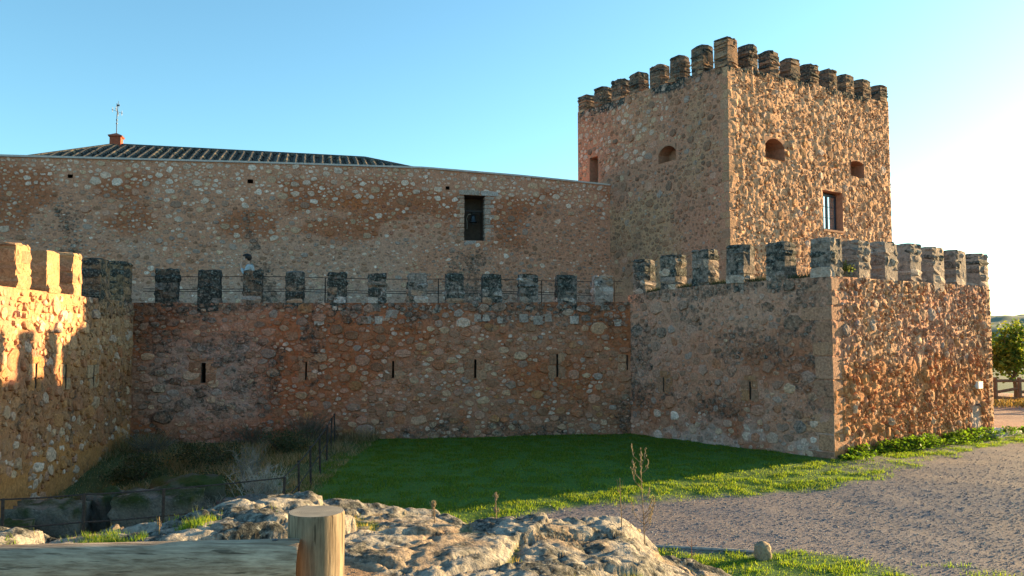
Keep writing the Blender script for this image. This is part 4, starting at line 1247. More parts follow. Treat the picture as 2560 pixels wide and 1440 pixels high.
# ================================================================== OBJECTS
# ---- bell -----------------------------------------------------------------
bp_ = F_I.P(6.25, 8.06, -0.32)
bell = thing('bell', 'small dark bronze bell hanging in the wall opening', 'bell', tuple(bp_))
prof = [(0.19, 0.0), (0.185, 0.02), (0.155, 0.06), (0.13, 0.13), (0.115, 0.22), (0.10, 0.28), (0.06, 0.31), (0.0, 0.315)]
mb = MB(); mb.lathe(prof + [(0.0, 0.30), (0.09, 0.27), (0.105, 0.2), (0.12, 0.12), (0.16, 0.02), (0.175, 0.0), (0.19, 0.0)], 24); mb.build('body', M_BELL, bell, smooth=True)
mb = MB()
for sx in (-1, 1): mb.tube([(sx * 0.04, 0, 0.30), (sx * 0.08, 0, 0.36), (sx * 0.07, 0, 0.42), (sx * 0.02, 0, 0.45)], 0.02, 6)
mb.tube([(0, 0, 0.30), (0, 0, 0.47)], 0.022, 6); mb.build('crown', M_BELL, bell, smooth=True)
mb = MB(); a_ = math.atan2(F_I.dir[1], F_I.dir[0])
mb.box((-0.50, -0.04, 0.45), (0.50, 0.04, 0.53), None, Matrix.Rotation(a_, 4, 'Z')); mb.build('yoke', M_IRON, bell)
mb = MB(); mb.tube([(0, 0, 0.28), (0, 0, -0.06)], 0.012, 6); mb.lathe([(0, -0.1), (0.035, -0.08), (0.035, -0.04), (0, -0.02)], 10); mb.tube([(0, 0, -0.08), (0.003, 0, -0.30)], 0.008, 5); mb.build('clapper', M_BELL, bell)
M_ROPE = plain_mat('pale_rope', (0.42, 0.36, 0.29), 0.9)
mb = MB(); d_ = F_I.dir
mb.tube([(d_[0] * t, d_[1] * t, z_) for t, z_ in ((0.10, 0.36), (0.22, 0.34), (0.26, 0.24), (0.29, 0.14), (0.27, 0.0), (0.265, -0.12), (0.27, -0.30))], 0.011, 5); mb.build('rope', M_ROPE, bell)

# ---- railing along the wall walk ------------------------------------------
rail = thing('railing', 'thin dark metal railing along the wall walk behind the curtain merlons', 'railing', (JC[0], JC[1], 3.93))
LR = np.array(rail.location)
for s_ in (0.3, 2.75, 6.1, 9.6, 13.1):
    p = F_C.P(s_, 3.9, -0.75) - LR; q_ = F_C.P(s_, 4.90, -0.75) - LR
    mb = MB(); mb.tube([p, q_], 0.018, 6); mb.build('post', M_IRON, rail)
for z_ in (4.90, 4.52, 4.45):
    mb = MB(); mb.tube([F_C.P(s_, z_ - (0.02 * math.sin(s_)), -0.75) - LR for s_ in np.linspace(0.02, 14.9, 16)], 0.011, 5); mb.build('rail', M_IRON, rail)

# ---- iron fence round the moat --------------------------------------------
fpts = [(-5.1, 23.6), (-4.93, 22.3), (-4.58, 20.3), (-4.39, 18.8), (-4.25, 17.4), (-4.08, 15.8), (-3.95, 14.15), (-5.55, 13.1), (-6.6, 12.68), (-7.6, 12.3), (-8.8, 11.9)]
fence = thing('iron_fence', 'low rusty iron rail fence around the overgrown moat', 'fence', (fpts[6][0], fpts[6][1], -0.2))
LF = np.array(fence.location)
tops = []
for (x, y) in fpts:
    z_ = float(ground_z(x, y)); zt = z_ + 0.86 if y > 15 else 0.66
    tops.append((x, y, zt))
    mb = MB(); mb.tube([Vector((x, y, z_ - 0.15)) - Vector(LF), Vector((x + random.gauss(0, 0.02), y, zt + 0.015)) - Vector(LF)], 0.024, 6); mb.build('post', M_IRON, fence)
for a, b in zip(tops[:-1], tops[1:]):
    for dz in (0.0, -0.42):
        mb = MB(); mb.tube([Vector((a[0], a[1], a[2] + dz)) - Vector(LF), Vector(((a[0] + b[0]) / 2, (a[1] + b[1]) / 2, (a[2] + b[2]) / 2 + dz - 0.01)) - Vector(LF), Vector((b[0], b[1], b[2] + dz)) - Vector(LF)], 0.012, 5); mb.build('rail', M_IRON, fence)

# ---- log fence in the foreground ------------------------------------------
lf = thing('log_fence', 'thick round log post with a grey log rail on the rock', 'fence', (-0.522, 2.2, 1.468))
def log_mesh(mb, a, b, r0, r1, n=40, rings=24, seed=0, notch=None):
    a, b = Vector(a), Vector(b)
    t = (b - a).normalized(); ref = Vector((0, 1, 0)) if abs(t.y) < 0.9 else Vector((1, 0, 0))
    x = t.cross(ref).normalized(); y = t.cross(x)
    prof = [(0.0, 0.0)] + [(0.0, 0.985)] + [(0.006 / (b - a).length, 1.0)] + [(k / rings, 1.0) for k in range(1, rings)] + [(1 - 0.006 / (b - a).length, 1.0), (1.0, 0.975)]
    v = []; f = []
    for (tt, sc) in prof[1:]:
        for k in range(n):
            an = k * 2 * math.pi / n
            rr = (r0 + (r1 - r0) * tt) * sc * (1 + 0.03 * (float(fbm(an * 0.9 + seed * 7, tt * 2.0, 2, seed)) - 0.5) + 0.014 * (float(fbm(an * 6, tt * 3, 2, seed + 3)) - 0.5))
            v.append(a + t * (tt * (b - a).length) + (x * math.cos(an) + y * math.sin(an)) * rr)
    m = len(prof) - 1
    for i in range(m - 1):
        for k in range(n): f.append((i * n + k, i * n + (k + 1) % n, (i + 1) * n + (k + 1) % n, (i + 1) * n + k))
    f.append(tuple(range(n))[::-1])
    mb.add(v, f)
    return [v[(m - 1) * n + k] for k in range(n)]
mb = MB(); cap = log_mesh(mb, (0, 0, -0.3), (0.0, 0.0, 1.165), 0.0745, 0.0745, seed=2); mb.build('post', M_WOODPOST, lf, smooth=True)
m, n, l, b = newmat('cut_log_end')
tc = n.new('ShaderNodeTexCoord'); wv = n.new('ShaderNodeTexWave'); wv.wave_type = 'RINGS'; wv.rings_direction = 'Z'
wv.inputs['Scale'].default_value = 70; wv.inputs['Distortion'].default_value = 3; wv.inputs['Detail'].default_value = 3
l.new(tc.outputs['Object'], wv.inputs['Vector'])
ns = n.new('ShaderNodeTexNoise'); ns.inputs['Scale'].default_value = 26; ns.inputs['Detail'].default_value = 6; l.new(tc.outputs['Object'], ns.inputs['Vector'])
mxn = n.new('ShaderNodeMath'); mxn.operation = 'MULTIPLY_ADD'; mxn.inputs[1].default_value = 0.35; l.new(wv.outputs['Fac'], mxn.inputs[0]); l.new(ns.outputs['Fac'], mxn.inputs[2])
rp = n.new('ShaderNodeValToRGB'); rp.color_ramp.elements[0].position = 0.35; rp.color_ramp.elements[0].color = (0.17, 0.13, 0.10, 1); rp.color_ramp.elements[1].position = 0.85; rp.color_ramp.elements[1].color = (0.33, 0.265, 0.20, 1)
l.new(mxn.outputs[0], rp.inputs['Fac']); l.new(rp.outputs['Color'], b.inputs['Base Color']); b.inputs['Roughness'].default_value = 0.9
bpn = n.new('ShaderNodeBump'); bpn.inputs['Strength'].default_value = 0.4; bpn.inputs['Distance'].default_value = 0.003; l.new(mxn.outputs[0], bpn.inputs['Height']); l.new(bpn.outputs[0], b.inputs['Normal'])
M_CUT = m
mb = MB(); ctr = sum(cap, Vector()) / len(cap)
mb.add([tuple(p - Vector((0, 0, 0.0))) for p in cap] + [tuple(ctr + Vector((0, 0, 0.001)))], [(k, (k + 1) % len(cap), len(cap)) for k in range(len(cap))]); mb.build('cut_end', M_CUT, lf)
mb = MB(); log_mesh(mb, (-2.6, -0.30, 1.04), (-0.022, -0.075, 1.045), 0.066, 0.066, n=40, rings=40, seed=5)
ro = mb.build('rail', M_WOODRAIL, lf, smooth=True)
mb = MB()
mb.lathe([(0, 0.0), (0.008, 0.0), (0.008, 0.004), (0, 0.006)], 10, None, (-0.085, -0.085, 1.108)); mb.build('bolt', M_IRONGREY, lf)

# ---- far wooden fence, tree, bank -----------------------------------------
ff_ = thing('wooden_fence', 'brown wooden post and rail fence beside the red path', 'fence', (22.0, 36.0, 0))
fx = [17.5, 19.4, 21.32, 22.38, 24.2, 26.0, 27.8]
for x in fx:
    z_ = float(ground_z(x, 36.0)); mb = MB(); mb.tube([(x - 22, 0, z_ - 0.3), (x - 22, 0, 1.28)], 0.085, 8); mb.build('post', M_WOODFAR, ff_)
for a, b in zip(fx[:-1], fx[1:]):
    for za, zb_ in ((1.13, 1.13), (0.62, 0.80), (0.40, 0.34)):
        mb = MB(); mb.tube([(a - 22, 0.02, za), (b - 22, 0.02, zb_)], 0.065, 8); mb.build('rail', M_WOODFAR, ff_)

def leaf_cloud(n, ctr, rad, size, cols, seed, shell=0.55, clumps=26):
    g = np.random.default_rng(seed)
    cl = g.normal(0, 1, (clumps, 3)); cl /= np.linalg.norm(cl, axis=1)[:, None]
    cl *= g.uniform(shell, 0.98, (clumps, 1))
    k = g.integers(0, clumps, n)
    p = cl[k] + g.normal(0, 0.17, (n, 3))
    p = p * np.array(rad) + np.array(ctr)
    d = g.normal(0, 1, (n, 3)); d[:, 2] *= 0.6; d /= np.linalg.norm(d, axis=1)[:, None]
    e = np.cross(d, g.normal(0, 1, (n, 3))); e /= np.linalg.norm(e, axis=1)[:, None]
    sz = size * g.uniform(0.6, 1.3, (n, 1))
    v = np.stack([p - d * sz * 0.1, p + e * sz * 0.42 + d * sz * 0.35, p + d * sz, p - e * sz * 0.42 + d * sz * 0.35], 1).reshape(-1, 3)
    q = np.arange(4 * n).reshape(-1, 4)
    c = np.array(cols)[g.integers(0, len(cols), n)] * g.uniform(0.75, 1.25, (n, 1))
    return v, q, np.repeat(c, 4, 0)
def tree(name, label, loc, crown_c, rad, nleaf, size, cols, seed, cat='tree'):
    t = thing(name, label, cat, loc)
    mb = MB()
    mb.tube([(0, 0, -0.2), (0.03, 0, 0.6), (-0.02, 0.03, 1.2), (0.05, 0, crown_c[2])], [0.11, 0.09, 0.075, 0.05], 8, (0.16, 0.11, 0.07))
    g = random.Random(seed)
    for k in range(7):
        a = g.uniform(0, 6.28); h = g.uniform(1.0, 1.6)
        e = Vector((math.cos(a) * rad[0] * 0.75, math.sin(a) * rad[1] * 0.75, crown_c[2] + g.uniform(-0.4, 0.7) * rad[2]))
        mb.tube([(0, 0, h), e * 0.5 + Vector((0, 0, h * 0.45)), e], [0.045, 0.03, 0.012], 5, (0.16, 0.11, 0.07))
    mb.build('trunk', M_DRY, t)
    v, q, c = leaf_cloud(nleaf, crown_c, rad, size, cols, seed, 0.35, 34)
    obj('crown', mesh_np('crown', v, quads=q, col=c), M_LEAF, t)
    return t
tree('leafy_tree', 'small broad-leaved tree turning yellow green behind the wooden fence', (22.75, 36.9, 0), (0, 0, 2.45), (1.75, 1.5, 1.25), 5200, 0.15, [(0.10, 0.15, 0.025), (0.16, 0.19, 0.03), (0.07, 0.12, 0.025), (0.24, 0.22, 0.03)], 5)

# ---- grass and other ground cover -----------------------------------------
def blades(x, y, z, h, w, col, seed, lean=0.45):
    g = np.random.default_rng(seed)
    n = len(x)
    a = g.uniform(0, 2 * np.pi, n); la = g.uniform(0, 2 * np.pi, n); ln = h * g.uniform(0.1, lean * 2, n)
    dx = np.cos(a) * w / 2; dy = np.sin(a) * w / 2
    tip = np.stack([x + np.cos(la) * ln, y + np.sin(la) * ln, z + h], -1)
    v = np.stack([np.stack([x - dx, y - dy, z - 0.01], -1), np.stack([x + dx, y + dy, z - 0.01], -1), tip], 1).reshape(-1, 3)
    c = np.repeat(col, 3, 0)
    return v, np.arange(3 * n).reshape(-1, 3), c
def outside_castle(x, y, m=0.03):
    def d(f): return (x - f.a[0]) * f.n[0] + (y - f.a[1]) * f.n[1]
    return ~((d(F_BL) < m) & (d(F_BR) < m)) & ~((d(F_C) < m) & (x < 4.0)) & ~(d(F_L) < m)
g = np.random.default_rng(11)
def scatter(n, x0, x1, y0, y1):
    return g.uniform(x0, x1, n), g.uniform(y0, y1, n)
x, y = scatter(420000, -4.6, 16.5, 11.0, 27.0)
mk = grass_mask(x, y)
tuft = fbm(x * 3.2, y * 3.2, 3, 77)
ok = (g.random(len(x)) < mk * (0.35 + 0.9 * sstep(0.4, 0.6, tuft))) & outside_castle(x, y)
x, y, tuft = x[ok], y[ok], tuft[ok]
zz = ground_z(x, y)
zr_ = np.full(len(x), -9.0); nr = (y < 12) & (x < 4.2)
zr_[nr] = rock_z(x[nr], y[nr])[0]
ok = zr_ < zz + 0.02
x, y, zz, tuft = x[ok], y[ok], zz[ok], tuft[ok]
h = g.uniform(0.022, 0.05, len(x)) * (0.6 + 0.8 * sstep(0.35, 0.65, tuft))
cb = np.array([(0.075, 0.15, 0.018), (0.10, 0.185, 0.022), (0.14, 0.20, 0.03), (0.06, 0.12, 0.02)])
cg = cb[g.integers(0, 4, len(x))] * g.uniform(0.8, 1.2, (len(x), 1))
lawn_v, lawn_t, lawn_c = blades(x, y, zz, h, g.uniform(0.010, 0.022, len(x)), cg, 3)
o = obj('lawn_grass', mesh_np('lawn_grass', lawn_v, tris=lawn_t, col=lawn_c), M_GRASS)
tag(o, 'short green lawn grass below the castle walls', 'grass', kind='stuff')

# leafy weeds along the foot of the lit bastion face
s_ = g.uniform(0.1, 11.5, 9000); d_ = np.abs(g.normal(0, 0.32, 9000)) + 0.03
nn = fbm(s_ * 1.1, d_ * 1.5, 3, 91)
ok = g.random(9000) < sstep(0.40, 0.55, nn + 0.1 * sstep(0.5, 0.2, d_))
s_, d_ = s_[ok], d_[ok] + 0.25 * sstep(6, 10, s_[ok])
p = F_BR.P(s_, 0.0, d_)
zz = ground_z(p[:, 0], p[:, 1]) + g.uniform(0.0, 0.2, len(s_)) * (0.4 + sstep(0.45, 0.65, nn[ok]))
n_ = len(s_)
dv = g.normal(0, 1, (n_, 3)); dv[:, 2] = np.abs(dv[:, 2]) * 0.5 + 0.15; dv /= np.linalg.norm(dv, axis=1)[:, None]
ev = np.cross(dv, [0.1, 0.2, 1.0]); ev /= np.linalg.norm(ev, axis=1)[:, None]
sz = g.uniform(0.04, 0.11, (n_, 1))
pc = np.stack([p[:, 0], p[:, 1], zz], -1)
v = np.stack([pc, pc + ev * sz * 0.4 + dv * sz * 0.5, pc + dv * sz, pc - ev * sz * 0.4 + dv * sz * 0.5], 1).reshape(-1, 3)
cc = np.array([(0.06, 0.14, 0.02), (0.09, 0.18, 0.025), (0.045, 0.10, 0.02)])[g.integers(0, 3, n_)]
o = obj('leafy_weeds', mesh_np('leafy_weeds', v, quads=np.arange(4 * n_).reshape(-1, 4), col=np.repeat(cc, 4, 0)), M_GRASS)
tag(o, 'low leafy green weeds along the foot of the sunlit bastion face', 'weeds', kind='stuff')

# rough grass and litter in the moat
x, y = scatter(70000, -11.2, -4.0, 12.2, 24.6)
nn = fbm(x * 0.9, y * 0.9, 4, 71)
ok = outside_castle(x, y) & (g.random(len(x)) < 0.25 + sstep(0.4, 0.6, nn))
x, y, nn = x[ok], y[ok], nn[ok]
h = g.uniform(0.06, 0.22, len(x)) * (0.5 + 1.2 * sstep(0.45, 0.65, nn)) * (0.7 + 0.8 * sstep(19, 23, y))
pal = np.array([(0.32, 0.26, 0.175), (0.22, 0.185, 0.11), (0.09, 0.12, 0.045), (0.08, 0.10, 0.045), (0.38, 0.32, 0.24)])
o_ = pal[g.integers(0, 5, len(x))]
mv, mt, mc = blades(x, y, ground_z(x, y), h, g.uniform(0.008, 0.02, len(x)), o_, 9, 0.5)
o = obj('moat_grass', mesh_np('moat_grass', mv, tris=mt, col=mc), M_GRASS)
tag(o, 'rough brown and green grass filling the moat', 'grass', kind='stuff')

# grass and moss in the crenels of the low bastion, on its foot, and dry grass on the far bank
xs, ys, zs = [], [], []
for (a, b, zc2) in ((5.74, 6.28, 4.48), (4.48, 5.03, 4.55), (3.25, 3.79, 4.58), (1.94, 2.55, 4.6), (0.62, 1.24, 4.61)):
    s2 = g.uniform(a, b, 420); d2 = g.uniform(-0.4, 0.02, 420); p = F_BL.P(s2, zc2, d2)
    xs.append(p[:, 0]); ys.append(p[:, 1]); zs.append(BLT(s2) + 0.0)
x = np.concatenate(xs); y = np.concatenate(ys); zz = np.concatenate(zs)
mv, mt, mc = blades(x, y, zz, g.uniform(0.04, 0.17, len(x)), g.uniform(0.01, 0.025, len(x)), np.array([(0.045, 0.06, 0.025), (0.07, 0.075, 0.035), (0.10, 0.085, 0.05)])[g.integers(0, 3, len(x))], 19)
o = obj('crenel_weeds', mesh_np('crenel_weeds', mv, tris=mt, col=mc), M_DRY)
tag(o, 'dark mossy grass growing in the bastion crenels', 'grass', kind='stuff')
x, y = scatter(9000, 18.5, 27, 34.2, 38.5)
ok = g.random(9000) < np.exp(-((y - 35.6) / 0.9) ** 2)
x, y = x[ok], y[ok]
mv, mt, mc = blades(x, y, ground_z(x, y), g.uniform(0.08, 0.34, len(x)), g.uniform(0.02, 0.04, len(x)), np.array([(0.20, 0.15, 0.08), (0.12, 0.12, 0.05), (0.26, 0.2, 0.11)])[g.integers(0, 3, len(x))], 23)
o = obj('bank_grass', mesh_np('bank_grass', mv, tris=mt, col=mc), M_GRASS)
tag(o, 'dry grass on the bank under the wooden fence', 'grass', kind='stuff')

# gravel
OCT = np.array([(1, 0, 0), (0, 1, 0), (-1, 0, 0), (0, -1, 0), (0, 0, 1), (0, 0, -0.6)], float)
OCF = np.array([(0, 1, 4), (1, 2, 4), (2, 3, 4), (3, 0, 4), (1, 0, 5), (2, 1, 5), (3, 2, 5), (0, 3, 5)])
def pebbles(x, y, z, r, col, seed):
    gg = np.random.default_rng(seed); n = len(x)
    a = gg.uniform(0, 6.28, n); ca, sa = np.cos(a)[:, None], np.sin(a)[:, None]
    o = OCT[None] * (gg.uniform(0.6, 1.3, (n, 6, 1))) * np.stack([gg.uniform(0.8, 1.4, n), gg.uniform(0.7, 1.1, n), gg.uniform(0.45, 0.85, n)], -1)[:, None, :] * r[:, None, None]
    px = o[..., 0] * ca - o[..., 1] * sa + x[:, None]; py = o[..., 0] * sa + o[..., 1] * ca + y[:, None]; pz = o[..., 2] + z[:, None] + r[:, None] * 0.15
    v = np.stack([px, py, pz], -1).reshape(-1, 3)
    t = (OCF[None] + (np.arange(n) * 6)[:, None, None]).reshape(-1, 3)
    return v, t, np.repeat(col, 6, 0)
x, y = scatter(120000, -2.0, 20.0, 9.0, 24.5)
keepn = (g.random(len(x)) < (1 - grass_mask(x, y)) * sstep(26, 11, y)) & (np.abs(x / y) < 0.66) & outside_castle(x, y, 0.3)
x, y = x[keepn], y[keepn]
zz = ground_z(x, y); zr_ = np.full(len(x), -9.0); nr = (y < 12) & (x < 4.2)
zr_[nr] = rock_z(x[nr], y[nr])[0]
keepn = zr_ < zz
x, y, zz = x[keepn], y[keepn], zz[keepn]
r = 0.006 + 0.015 * g.beta(1.2, 6, len(x)) * 2
pal = np.array([(0.24, 0.195, 0.19), (0.19, 0.155, 0.155), (0.32, 0.26, 0.24), (0.42, 0.37, 0.32), (0.25, 0.185, 0.16)])
gv, gt, gc = pebbles(x, y, zz, r, pal[g.integers(0, 5, len(x))], 5)
o = obj('gravel', mesh_np('gravel', gv, tris=gt, col=gc), M_PEBBLE)
tag(o, 'loose grey mauve gravel covering the open ground', 'gravel', kind='stuff')

# soil patches on the rock: small stones and thin grass
x, y = scatter(60000, -5.5, 3.4, 3.0, 9.2)
zr_, e_ = rock_z(x, y)
keepn = (e_ < 0.01) & (zr_ > ground_z(x, y) - 0.02)
x, y, zr_ = x[keepn], y[keepn], zr_[keepn]
sel = g.random(len(x)) < 0.35
pal = np.array([(0.36, 0.24, 0.16), (0.30, 0.20, 0.14), (0.46, 0.38, 0.29), (0.22, 0.16, 0.12)])
gv, gt, gc = pebbles(x[sel], y[sel], zr_[sel], 0.004 + 0.016 * g.beta(1.2, 5, sel.sum()), pal[g.integers(0, 4, sel.sum())], 6)
o = obj('rock_pebbles', mesh_np('rock_pebbles', gv, tris=gt, col=gc), M_PEBBLE)
tag(o, 'small reddish pebbles in the hollows of the rock', 'pebbles', kind='stuff')
mg = fbm(x * 1.3, y * 1.3, 3, 107)
left = sstep(-1.8, -2.6, x) * sstep(6.6, 5.2, y)
sel = g.random(len(x)) < 0.04 + 0.75 * sstep(0.50, 0.62, mg) + 0.6 * left
x, y, zr_, left = x[sel], y[sel], zr_[sel], left[sel]
x = np.repeat(x, 3) + g.normal(0, 0.012, 3 * len(x)); y = np.repeat(y, 3) + g.normal(0, 0.012, len(x)); zr_ = np.repeat(zr_, 3); left = np.repeat(left, 3)
pal = np.array([(0.10, 0.15, 0.03), (0.20, 0.18, 0.07), (0.30, 0.24, 0.12), (0.13, 0.16, 0.04)])
cc = pal[g.integers(0, 4, len(x))]
cc = cc * (1 - left[:, None]) + np.array((0.10, 0.19, 0.03)) * left[:, None]
mv, mt, mc = blades(x, y, zr_, g.uniform(0.012, 0.05, len(x)), g.uniform(0.003, 0.007, len(x)), cc, 29)
o = obj('rock_grass', mesh_np('rock_grass', mv, tris=mt, col=mc), M_GRASS)
tag(o, 'thin green and straw grass in the hollows of the rock', 'grass', kind='stuff')

x = g.uniform(-3.5, -1.9, 14000); y = 6.15 + 0.28 * (x + 2.8) + g.normal(0, 0.16, 14000)
ok = g.random(14000) < 0.6 * sstep(0.46, 0.58, fbm(x * 1.7, y * 2.5, 3, 131) + 0.12 * np.exp(-((x + 2.9) / 0.7) ** 2))
x, y = x[ok], y[ok]
mv, mt, mc = blades(x, y, rock_z(x, y)[0], g.uniform(0.02, 0.06, len(x)), g.uniform(0.004, 0.009, len(x)), np.array([(0.085, 0.17, 0.02), (0.11, 0.19, 0.025), (0.15, 0.19, 0.04)])[g.integers(0, 3, len(x))], 31)
o = obj('ledge_grass', mesh_np('ledge_grass', mv, tris=mt, col=mc), M_GRASS)
tag(o, 'strip of fresh green grass on the rock ledge behind the log rail', 'grass', kind='stuff')

# ---- blocks, shrubs and dry bushes in the moat -----------------------------
def boulder(name, label, cat, loc, size, rotz, seed, col, top=None, lich=0.3, box=0.75, group=None, amp=0.10, n=14):
    bm = bmesh.new()
    bmesh.ops.create_cube(bm, size=2.0)
    bmesh.ops.subdivide_edges(bm, edges=list(bm.edges), cuts=n, use_grid_fill=True)
    vv = np.array([v.co[:] for v in bm.verts])
    nr = vv / np.linalg.norm(vv, axis=1)[:, None]
    vv = vv * box + nr * 1.25 * (1 - box)
    ns = (fbm(vv[:, 0] * 1.3 + vv[:, 2] * 0.9 + seed * 3, vv[:, 1] * 1.3 - vv[:, 2] * 1.1, 4, seed) - 0.5) * 2
    ns += 0.8 * (fbm(vv[:, 0] * 5 + vv[:, 2] * 4 + seed * 3, vv[:, 1] * 5 - vv[:, 2] * 3, 3, seed + 4) - 0.5) * 2
    vv = vv + nr * (ns * amp * 2)[:, None]
    up = np.clip((vv[:, 2] - 0.55) / 0.3, 0, 1)
    vv = vv * np.array(size) / 2
    vv[:, 2] += size[2] / 2
    c = np.tile(np.array(col, float), (len(vv), 1)) * (0.85 + 0.3 * fbm(vv[:, 0] * 6, vv[:, 2] * 6 + vv[:, 1] * 5, 3, seed))[:, None]
    if top is not None:
        tm = up * sstep(0.35, 0.55, fbm(vv[:, 0] * 3 + seed, vv[:, 1] * 3, 3, seed + 8))
        c = c * (1 - tm[:, None]) + np.array(top) * tm[:, None]
    for v, p in zip(bm.verts, vv): v.co = p
    me = bpy.data.meshes.new(name); bm.to_mesh(me); bm.free()
    me.polygons.foreach_set('use_smooth', [True] * len(me.polygons))
    at = me.attributes.new('col', 'FLOAT_COLOR', 'POINT'); at.data.foreach_set('color', np.concatenate([c, np.full((len(c), 1), lich)], 1).astype(np.float32).ravel())
    o = obj(name, me, M_ROCK, None, loc); o.rotation_euler = (0, 0, rotz)
    return tag(o, label, cat, group)
MOSS = (0.035, 0.045, 0.013)
boulder('stone_block', 'squared grey stone block behind the iron fence, beside the dark gap', 'stone block', (-7.85, 14.0, -0.75), (1.15, 0.8, 1.0), 0.15, 3, (0.15, 0.125, 0.10), MOSS, 0.34, 0.86)
boulder('stone_block', 'narrow upright stone block next to the dark gap in the moat', 'stone block', (-7.28, 14.75, -0.8), (0.55, 0.7, 1.12), -0.2, 4, (0.13, 0.11, 0.088), MOSS, 0.3, 0.8)
boulder('stone_block', 'wide stone block with a mossy lichened top in the moat', 'stone block', (-6.15, 14.35, -0.7), (1.35, 0.9, 1.08), 0.1, 5, (0.145, 0.122, 0.10), MOSS, 0.38, 0.84)
boulder('stone_block', 'low stone block at the foot of the left bastion', 'stone block', (-8.1, 13.0, -0.6), (0.9, 0.7, 0.74), 0.3, 6, (0.14, 0.118, 0.09), MOSS, 0.3, 0.82)
boulder('mossy_boulder', 'round boulder covered in green moss in the middle of the moat', 'boulder', (-6.6, 16.8, -0.75), (1.3, 1.1, 0.95), 0.5, 7, (0.08, 0.075, 0.055), (0.04, 0.055, 0.014), 0.15, 0.5)
boulder('boulder', 'grey boulder under the dry twiggy bush', 'boulder', (-4.75, 14.7, -0.5), (0.85, 0.7, 0.72), 0.9, 8, (0.13, 0.115, 0.10), None, 0.35, 0.6)
boulder('boulder', 'low dark rock half buried in moat grass by the left bastion', 'boulder', (-8.2, 16.4, -0.85), (1.3, 0.9, 0.7), 0.4, 9, (0.13, 0.115, 0.09), MOSS, 0.25, 0.55)
boulder('standing_stone', 'small upright brown stone standing on the sunny grass strip', 'stone', (3.78, 12.45, -0.33), (0.21, 0.17, 0.31), 0.4, 10, (0.33, 0.24, 0.16), None, 0.08, 0.35, amp=0.12, n=6)
boulder('loose_stone', 'fist-sized ochre stone lying on the gravel', 'stone', (2.15, 14.1, -0.27), (0.09, 0.07, 0.07), 0.9, 12, (0.42, 0.30, 0.15), None, 0.0, 0.3, n=4)
boulder('loose_stone', 'pale angular stone on the rock ledge near the log post', 'stone', (0.72, float(5.4), float(rock_z(np.array(0.72), np.array(5.4))[0]) - 0.01), (0.11, 0.08, 0.10), 0.5, 13, (0.50, 0.40, 0.30), None, 0.05, 0.3, n=5)

def twig_bush(name, label, loc, n, hgt, spread, col, seed, rad=0.006, fork=3, curve=0.3, group=None, cat='bush'):
    r_ = random.Random(seed)
    t = thing(name, label, cat, loc, 0, group)
    mb = MB()
    for k in range(n):
        a = r_.uniform(0, 6.28); L = hgt * r_.uniform(0.5, 1.05); sp = spread * r_.uniform(0.1, 1.0)
        b0 = Vector((r_.gauss(0, spread * 0.18), r_.gauss(0, spread * 0.18), -0.03))
        tip = b0 + Vector((math.cos(a) * sp, math.sin(a) * sp, L))
        mid = b0.lerp(tip, 0.5) + Vector((r_.gauss(0, curve * 0.1), r_.gauss(0, curve * 0.1), L * 0.1))
        c = np.array(col) * r_.uniform(0.7, 1.3)
        mb.tube([b0, mid, tip], [rad, rad * 0.8, rad * 0.35], 3, c, False)
        for j in range(fork):
            tt = r_.uniform(0.35, 0.95)
            s0 = b0.lerp(mid, tt * 2) if tt < 0.5 else mid.lerp(tip, tt * 2 - 1)
            e = s0 + Vector((r_.gauss(0, 0.12), r_.gauss(0, 0.12), r_.uniform(0.02, 0.2))) * (hgt * 0.9)
            mb.tube([s0, s0.lerp(e, 0.5) + Vector((0, 0, 0.01)), e], [rad * 0.6, rad * 0.5, rad * 0.25], 3, c, False)
    mb.build('stems', M_DRY, t)
    return t
GZ = lambda x, y: float(ground_z(x, y))
twig_bush('dry_bush', 'pale grey leafless bush against the fence corner of the moat', (-4.75, 15.6, GZ(-4.75, 15.6)), 80, 0.85, 0.6, (0.40, 0.34, 0.275), 3, 0.007, 6)
twig_bush('dry_bush', 'tall thin bare bush standing in the middle of the moat', (-5.6, 17.6, GZ(-5.6, 17.6)), 46, 1.0, 0.5, (0.26, 0.23, 0.19), 4, 0.006, 6)
twig_bush('dry_bush', 'low tangle of grey stems in front of the mossy block', (-5.3, 14.5, GZ(-5.3, 14.5)), 50, 0.55, 0.45, (0.27, 0.24, 0.19), 5, 0.005, 4)
twig_bush('dry_bush', 'brown brushwood at the foot of the curtain wall by the fence end', (-5.9, 23.6, GZ(-5.9, 23.6)), 110, 0.85, 0.8, (0.15, 0.12, 0.085), 6, 0.008, 4)
twig_bush('dry_bush', 'brown brushwood at the foot of the curtain wall below the second slit', (-7.4, 23.3, GZ(-7.4, 23.3)), 90, 0.6, 0.8, (0.14, 0.115, 0.08), 7, 0.008, 4)
twig_bush('dry_bush', 'grey brushwood in the corner between left bastion and curtain wall', (-9.6, 21.8, GZ(-9.6, 21.8)), 90, 0.55, 0.8, (0.17, 0.15, 0.11), 8, 0.007, 4)

